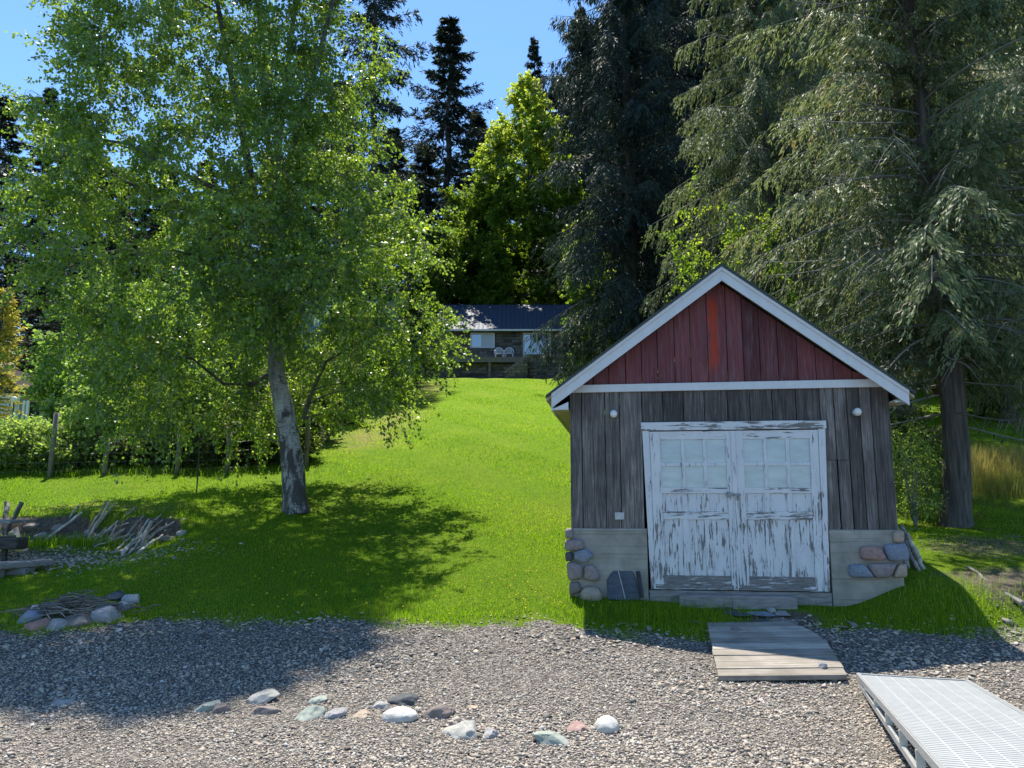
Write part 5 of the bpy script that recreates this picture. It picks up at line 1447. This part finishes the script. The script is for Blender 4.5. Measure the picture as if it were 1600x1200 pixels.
# ------------------------------------------------------------------ grass, weeds, pebbles
rs = np.random.default_rng(77)
def scatter(n, y0, y1, power, xl=-.86, xr=.86):
    """points with density falling off with distance, a little wider than the view"""
    u = rs.random(n)
    e = 1 - power + 1
    y = (y0 ** e + u * (y1 ** e - y0 ** e)) ** (1 / e) if abs(e) > 1e-6 else y0 * (y1 / y0) ** u
    x = rs.uniform(xl, xr, n) * y
    return x, y
# shed footprint test
ca, sa = math.cos(-SRZ), math.sin(-SRZ)
def in_shed(x, y, pad=.02):
    lx = (x - SO.x) * ca - (y - SO.y) * sa; ly = (x - SO.x) * sa + (y - SO.y) * ca
    return (lx > X0 - pad) & (lx < X1 + pad) & (ly > -.05 - pad) & (ly < DEP)
def nz2(x, y, s, o): 
    return np.array([mnoise.noise(Vector((a * s, b * s, o))) for a, b in zip(x, y)])
x, y = scatter(620000, 8.2, 47, 2.3)
ed = edge_of(x, y); so_l = soil_of(x, y)
nzv = .30 * np.sin(x * 3.1 + 1.7 * np.sin(y * 2.3)) + .2 * np.sin(x * 7.7 + y * 5.3) + rs.normal(0, .12, len(x))
keep = (ed + nzv * .55 < -.02) & (rs.random(len(x)) > so_l * 1.15) & ~in_shed(x, y) & ~((np.abs(x - 1.6) < 5.4) & (y > 46.4))
gxr, gyr = NL.lerp(NR, .5), FL.lerp(FR_, .5)
onramp = (y > 7.2) & (y < 9.0) & (x > np.interp(y, [7.35, 8.95], [NL.x, FL.x])) & (x < np.interp(y, [7.35, 8.95], [NR.x, FR_.x + .25]))
keep &= ~onramp
keep &= ~((((x - 3.05) / .62) ** 2 + ((y - 9.15) / .42) ** 2 < 1 + rs.normal(0, .25, len(x))) | (((x - 4.45) / .3) ** 2 + ((y - 9.45) / .2) ** 2 < 1))
x, y, ed = x[keep], y[keep], ed[keep]
n = len(x); z = ground(x, y)
hgt_ = rs.uniform(.022, .05, n) * (1 + .25 * np.sin(x * 1.3 + y)) 
nearedge = np.exp(-((ed + .15) / .28) ** 2)
hgt_ *= 1 + nearedge * rs.uniform(0, 1.1, n)
lx = (x - SO.x) * ca - (y - SO.y) * sa; ly = (x - SO.x) * sa + (y - SO.y) * ca
nearshed = ((lx > X0 - .25) & (lx < XM) & (ly < .1) & (ly > -1.5)) * 1.0
hgt_ *= 1 + nearshed * rs.uniform(0, .9, n)
bank = ((x < -5.4) & (np.abs(y - 13.9) < .5)) * 1.0
hgt_ *= 1 + bank * rs.uniform(0, 1.6, n)
wid = .006 + .0011 * np.maximum(y - 9, 0)
an = rs.uniform(0, 2 * np.pi, n); lean = rs.uniform(.1, .8, n)
D = np.stack([np.cos(an) * lean, np.sin(an) * lean, np.ones(n)], 1); D = unit(D)
sd_ = np.stack([-np.sin(an), np.cos(an), np.zeros(n)], 1)
Pb = np.stack([x, y, z - .004], 1)
V = np.empty((n, 3, 3), np.float32); V[:, 0] = Pb - sd_ * wid[:, None] / 2; V[:, 1] = Pb + sd_ * wid[:, None] / 2; V[:, 2] = Pb + D * hgt_[:, None]
pat = .5 + .20 * np.sin(x * .9 + 1.3 * np.sin(y * .5)) + .12 * np.sin(y * 1.7 + x * 2.1)
dr = dry_of(x, y)
ti = np.clip(rs.normal(.45, .2, n) + (pat - .5) * .7 + dr * rs.uniform(0, .7, n) + nearedge * rs.uniform(-.2, .35, n), 0, 1)
tag(link_mesh('lawn_grass', np_mesh('lawn_grass', V.reshape(-1, 3), np.arange(n * 3).reshape(-1, 3), np.repeat(ti, 3)), M['grass']), 'short bright green lawn grass sloping up to the house', 'grass', None, 'stuff')
# tall grass: clumps at the right, along the shed, on the bank
def tall(name, label, cx, cy, sx, sy, n, h0, h1, mat, bias=0., wd_=.007):
    x = rs.normal(cx, sx, n); y = rs.normal(cy, sy, n); k = ~in_shed(x, y); x, y = x[k], y[k]; n = len(x); z = ground(x, y)
    h = rs.uniform(h0, h1, n); an = rs.uniform(0, 6.28, n); ln = rs.uniform(.05, .5, n)
    D1 = unit(np.stack([np.cos(an) * ln * .4, np.sin(an) * ln * .4, np.ones(n)], 1)); D2 = unit(np.stack([np.cos(an) * ln * 1.6, np.sin(an) * ln * 1.6, np.ones(n)], 1))
    sd2 = np.stack([-np.sin(an), np.cos(an), np.zeros(n)], 1) * wd_ / 2
    P0 = np.stack([x, y, z - .01], 1); P1 = P0 + D1 * h[:, None] * .55; P2 = P1 + D2 * h[:, None] * .45
    V = np.stack([P0 - sd2, P0 + sd2, P1 + sd2 * .8, P1 - sd2 * .8, P2 + sd2 * .3, P2 - sd2 * .3], 1)
    b = np.arange(n)[:, None] * 6
    Fc = np.concatenate([b + np.array([[0, 1, 2, 3]]), b + np.array([[3, 2, 4, 5]])])
    tag(link_mesh(name, np_mesh(name, V.reshape(-1, 3), Fc, np.repeat(np.clip(rs.normal(.45 + bias, .25, n), 0, 1), 6)), mat), label, 'grass', None, 'stuff')
q = gat(1556, 770)
tall('tall_grass', 'tall half dry grass catching sunlight right of the cedar trunk', q.x + 1.3, q.y + 1.5, 1.2, .6, 9000, .35, .85, M['drygrass'], .1)
tall('tall_grass', 'fresh green tall grass at the right edge in front of the dry grass', q.x + .7, q.y + .1, .8, .4, 5000, .2, .5, M['drygrass'], -.25)
q = gat(1440, 780)
tall('tall_grass', 'tall mixed grass between shed and cedar trunk', q.x, q.y + .5, .4, .45, 2200, .3, .75, M['drygrass'], -.1)
tall('tall_grass', 'long green grass growing at the foot of the earth bank', -7.6, 13.35, .8, .1, 500, .10, .24, M['grass'], .1, .012)
tall('tall_grass', 'long green grass fringing the shed front', 1.7, 9.2, .6, .2, 420, .10, .26, M['grass'], -.1)
q = gat(1545, 975)
tall('tall_grass', 'weedy sunlit tufts at the gravel edge by the right frame edge', q.x, q.y + .2, .6, .25, 700, .04, .15, M['grass'], .15)
tall('tall_grass', 'rough grass growing along the foot of the wire fence', -9.2, 18.7, 2.4, .18, 1800, .06, .22, M['grass'], -.2, .012)
# dandelions
n = 260
x = np.concatenate([rs.uniform(-3.5, .6, n - 60), rs.normal(.3, .5, 60)]); y = np.concatenate([rs.uniform(9.3, 15, n - 60), rs.uniform(9.2, 11, 60)])
k = ~in_shed(x, y) & (edge_of(x, y) < -.1); x, y = x[k], y[k]; n = len(x); z = ground(x, y) + rs.uniform(.035, .075, n)
vs, fs = [], []
for i in range(n):
    r_ = rs.uniform(.008, .015); a = np.arange(6) * np.pi / 3
    vs.append(np.concatenate([np.stack([x[i] + r_ * np.cos(a), y[i] + r_ * np.sin(a), np.full(6, z[i])], 1), [[x[i], y[i], z[i] + r_ * .6], [x[i], y[i], z[i] - r_ * .6]]]))
    for j in range(6): fs += [(i * 8 + j, i * 8 + (j + 1) % 6, i * 8 + 6), (i * 8 + (j + 1) % 6, i * 8 + j, i * 8 + 7)]
tag(link_mesh('dandelions', np_mesh('dandelions', np.concatenate(vs), np.array(fs)), M['dandelion']), 'tiny yellow dandelion heads dotted through the lawn', 'flowers', None, 'stuff')
# pebbles
ico0 = icosphere(1)
def pebbles(name, label, x, y, sz, flatn, tintv):
    n = len(x); v0, f0 = ico0; k = len(v0)
    dirs = v0[None] * (1 + rs.normal(0, .16, (n, k, 1)))
    sc = np.stack([rs.uniform(.7, 1.35, n), rs.uniform(.6, 1.1, n), rs.uniform(.35, .8, n) * flatn], 1) * sz[:, None]
    vv = dirs * sc[:, None, :]
    a = rs.uniform(0, 6.28, n); tl = rs.normal(0, .35, n)
    c, s_ = np.cos(tl)[:, None], np.sin(tl)[:, None]
    X_, Z_ = vv[..., 0] * c - vv[..., 2] * s_, vv[..., 0] * s_ + vv[..., 2] * c
    c, s_ = np.cos(a)[:, None], np.sin(a)[:, None]
    vv = np.stack([X_ * c - vv[..., 1] * s_, X_ * s_ + vv[..., 1] * c, Z_], -1)
    vv += np.stack([x, y, ground(x, y) + sz * rs.uniform(.0, .45, n)], 1)[:, None, :]
    me = np_mesh(name, vv.reshape(-1, 3), (np.arange(n)[:, None, None] * k + f0[None]).reshape(-1, 3), np.repeat(tintv, k))
    tag(link_mesh(name, me, M['pebble']), label, 'gravel', None, 'stuff')
ico0 = (np.array([(math.cos(a), math.sin(a), 0) for a in np.arange(6) * math.pi / 3] + [(.5 * math.cos(a), .5 * math.sin(a), .85) for a in np.arange(3) * 2.094 + .5] + [(.5 * math.cos(a), .5 * math.sin(a), -.85) for a in np.arange(3) * 2.094 + .5]),
        None)
bm = bmesh.new()
for p in ico0[0]: bm.verts.new(p)
bmesh.ops.convex_hull(bm, input=bm.verts[:]); bm.verts.index_update()
bmesh.ops.triangulate(bm, faces=bm.faces[:])
ico0 = (np.array([q.co[:] for q in bm.verts]), np.array([[w_.index for w_ in q.verts] for q in bm.faces])); bm.free()
x, y = scatter(190000, 3.7, 9.6, 2.1)
ed = edge_of(x, y); k = (ed > -.12 + rs.normal(0, .12, len(x)))
x, y, ed = x[k], y[k], ed[k]
up_ = np.exp(-ed / 1.0) + sstep(2.2, 4.0, x) * sstep(6.4, 7.4, y) * .6
sz = rs.lognormal(-4.85, .36, len(x)) * (1 + up_ * rs.uniform(0, 1.1, len(x)))
sz *= 1 + .28 * np.sin(x * 1.7 + 2 * np.sin(y * 1.1)) * np.sin(y * 2.3 + x * .6)
big = rs.random(len(x)) < .012; sz[big] *= 1.7
keep = rs.random(len(x)) < 1 / (1 + 1.1 * np.clip(up_, 0, 1.3))
x, y, sz, up_ = x[keep], y[keep], sz[keep], up_[keep]
pebbles('beach_gravel', 'small grey and tan rounded gravel covering the shore', x, y, sz, np.where(up_ > .5, .55, .95), np.clip(rs.random(len(x)), 0, 1))
x = rs.normal(-8.0, 1.3, 2600); y = rs.normal(12.2, .45, 2600)
pebbles('gravel_patch', 'patch of grey stone chips on the low ground before the driftwood pile', x, y, rs.lognormal(-3.9, .35, 2600), np.full(2600, .7), rs.uniform(.1, .75, 2600))
# loose straws and twigs strewn on the shore and under the cedar
m = MB(); rr = random.Random(77)
for i in range(150):
    if i < 80: xx, yy = rr.uniform(-4.2, 4.2), rr.uniform(4.8, 9)
    else: xx, yy = rr.gauss(6.9, 1.0), rr.gauss(10.8, 1.2)
    if bool(in_shed(np.array(xx), np.array(yy))) or edge_of(xx, yy) > 0 and i >= 80: continue
    zz = gz(xx, yy) + .02; an = rr.uniform(0, 6.28); L = rr.uniform(.05, .16) if i < 80 else rr.uniform(.08, .4)
    m.tube([(xx, yy, zz), (xx + math.cos(an) * L * .5, yy + math.sin(an) * L * .5, zz + rr.uniform(.0, .03)), (xx + math.cos(an) * L, yy + math.sin(an) * L, zz + rr.uniform(-.01, .03))], [.003, .0035, .002], 4, rr.random(), cap=False)
tag(m.build('twig_litter', M['twig']), 'dry straws and twigs scattered over gravel and bare soil', 'twigs', None, 'stuff')
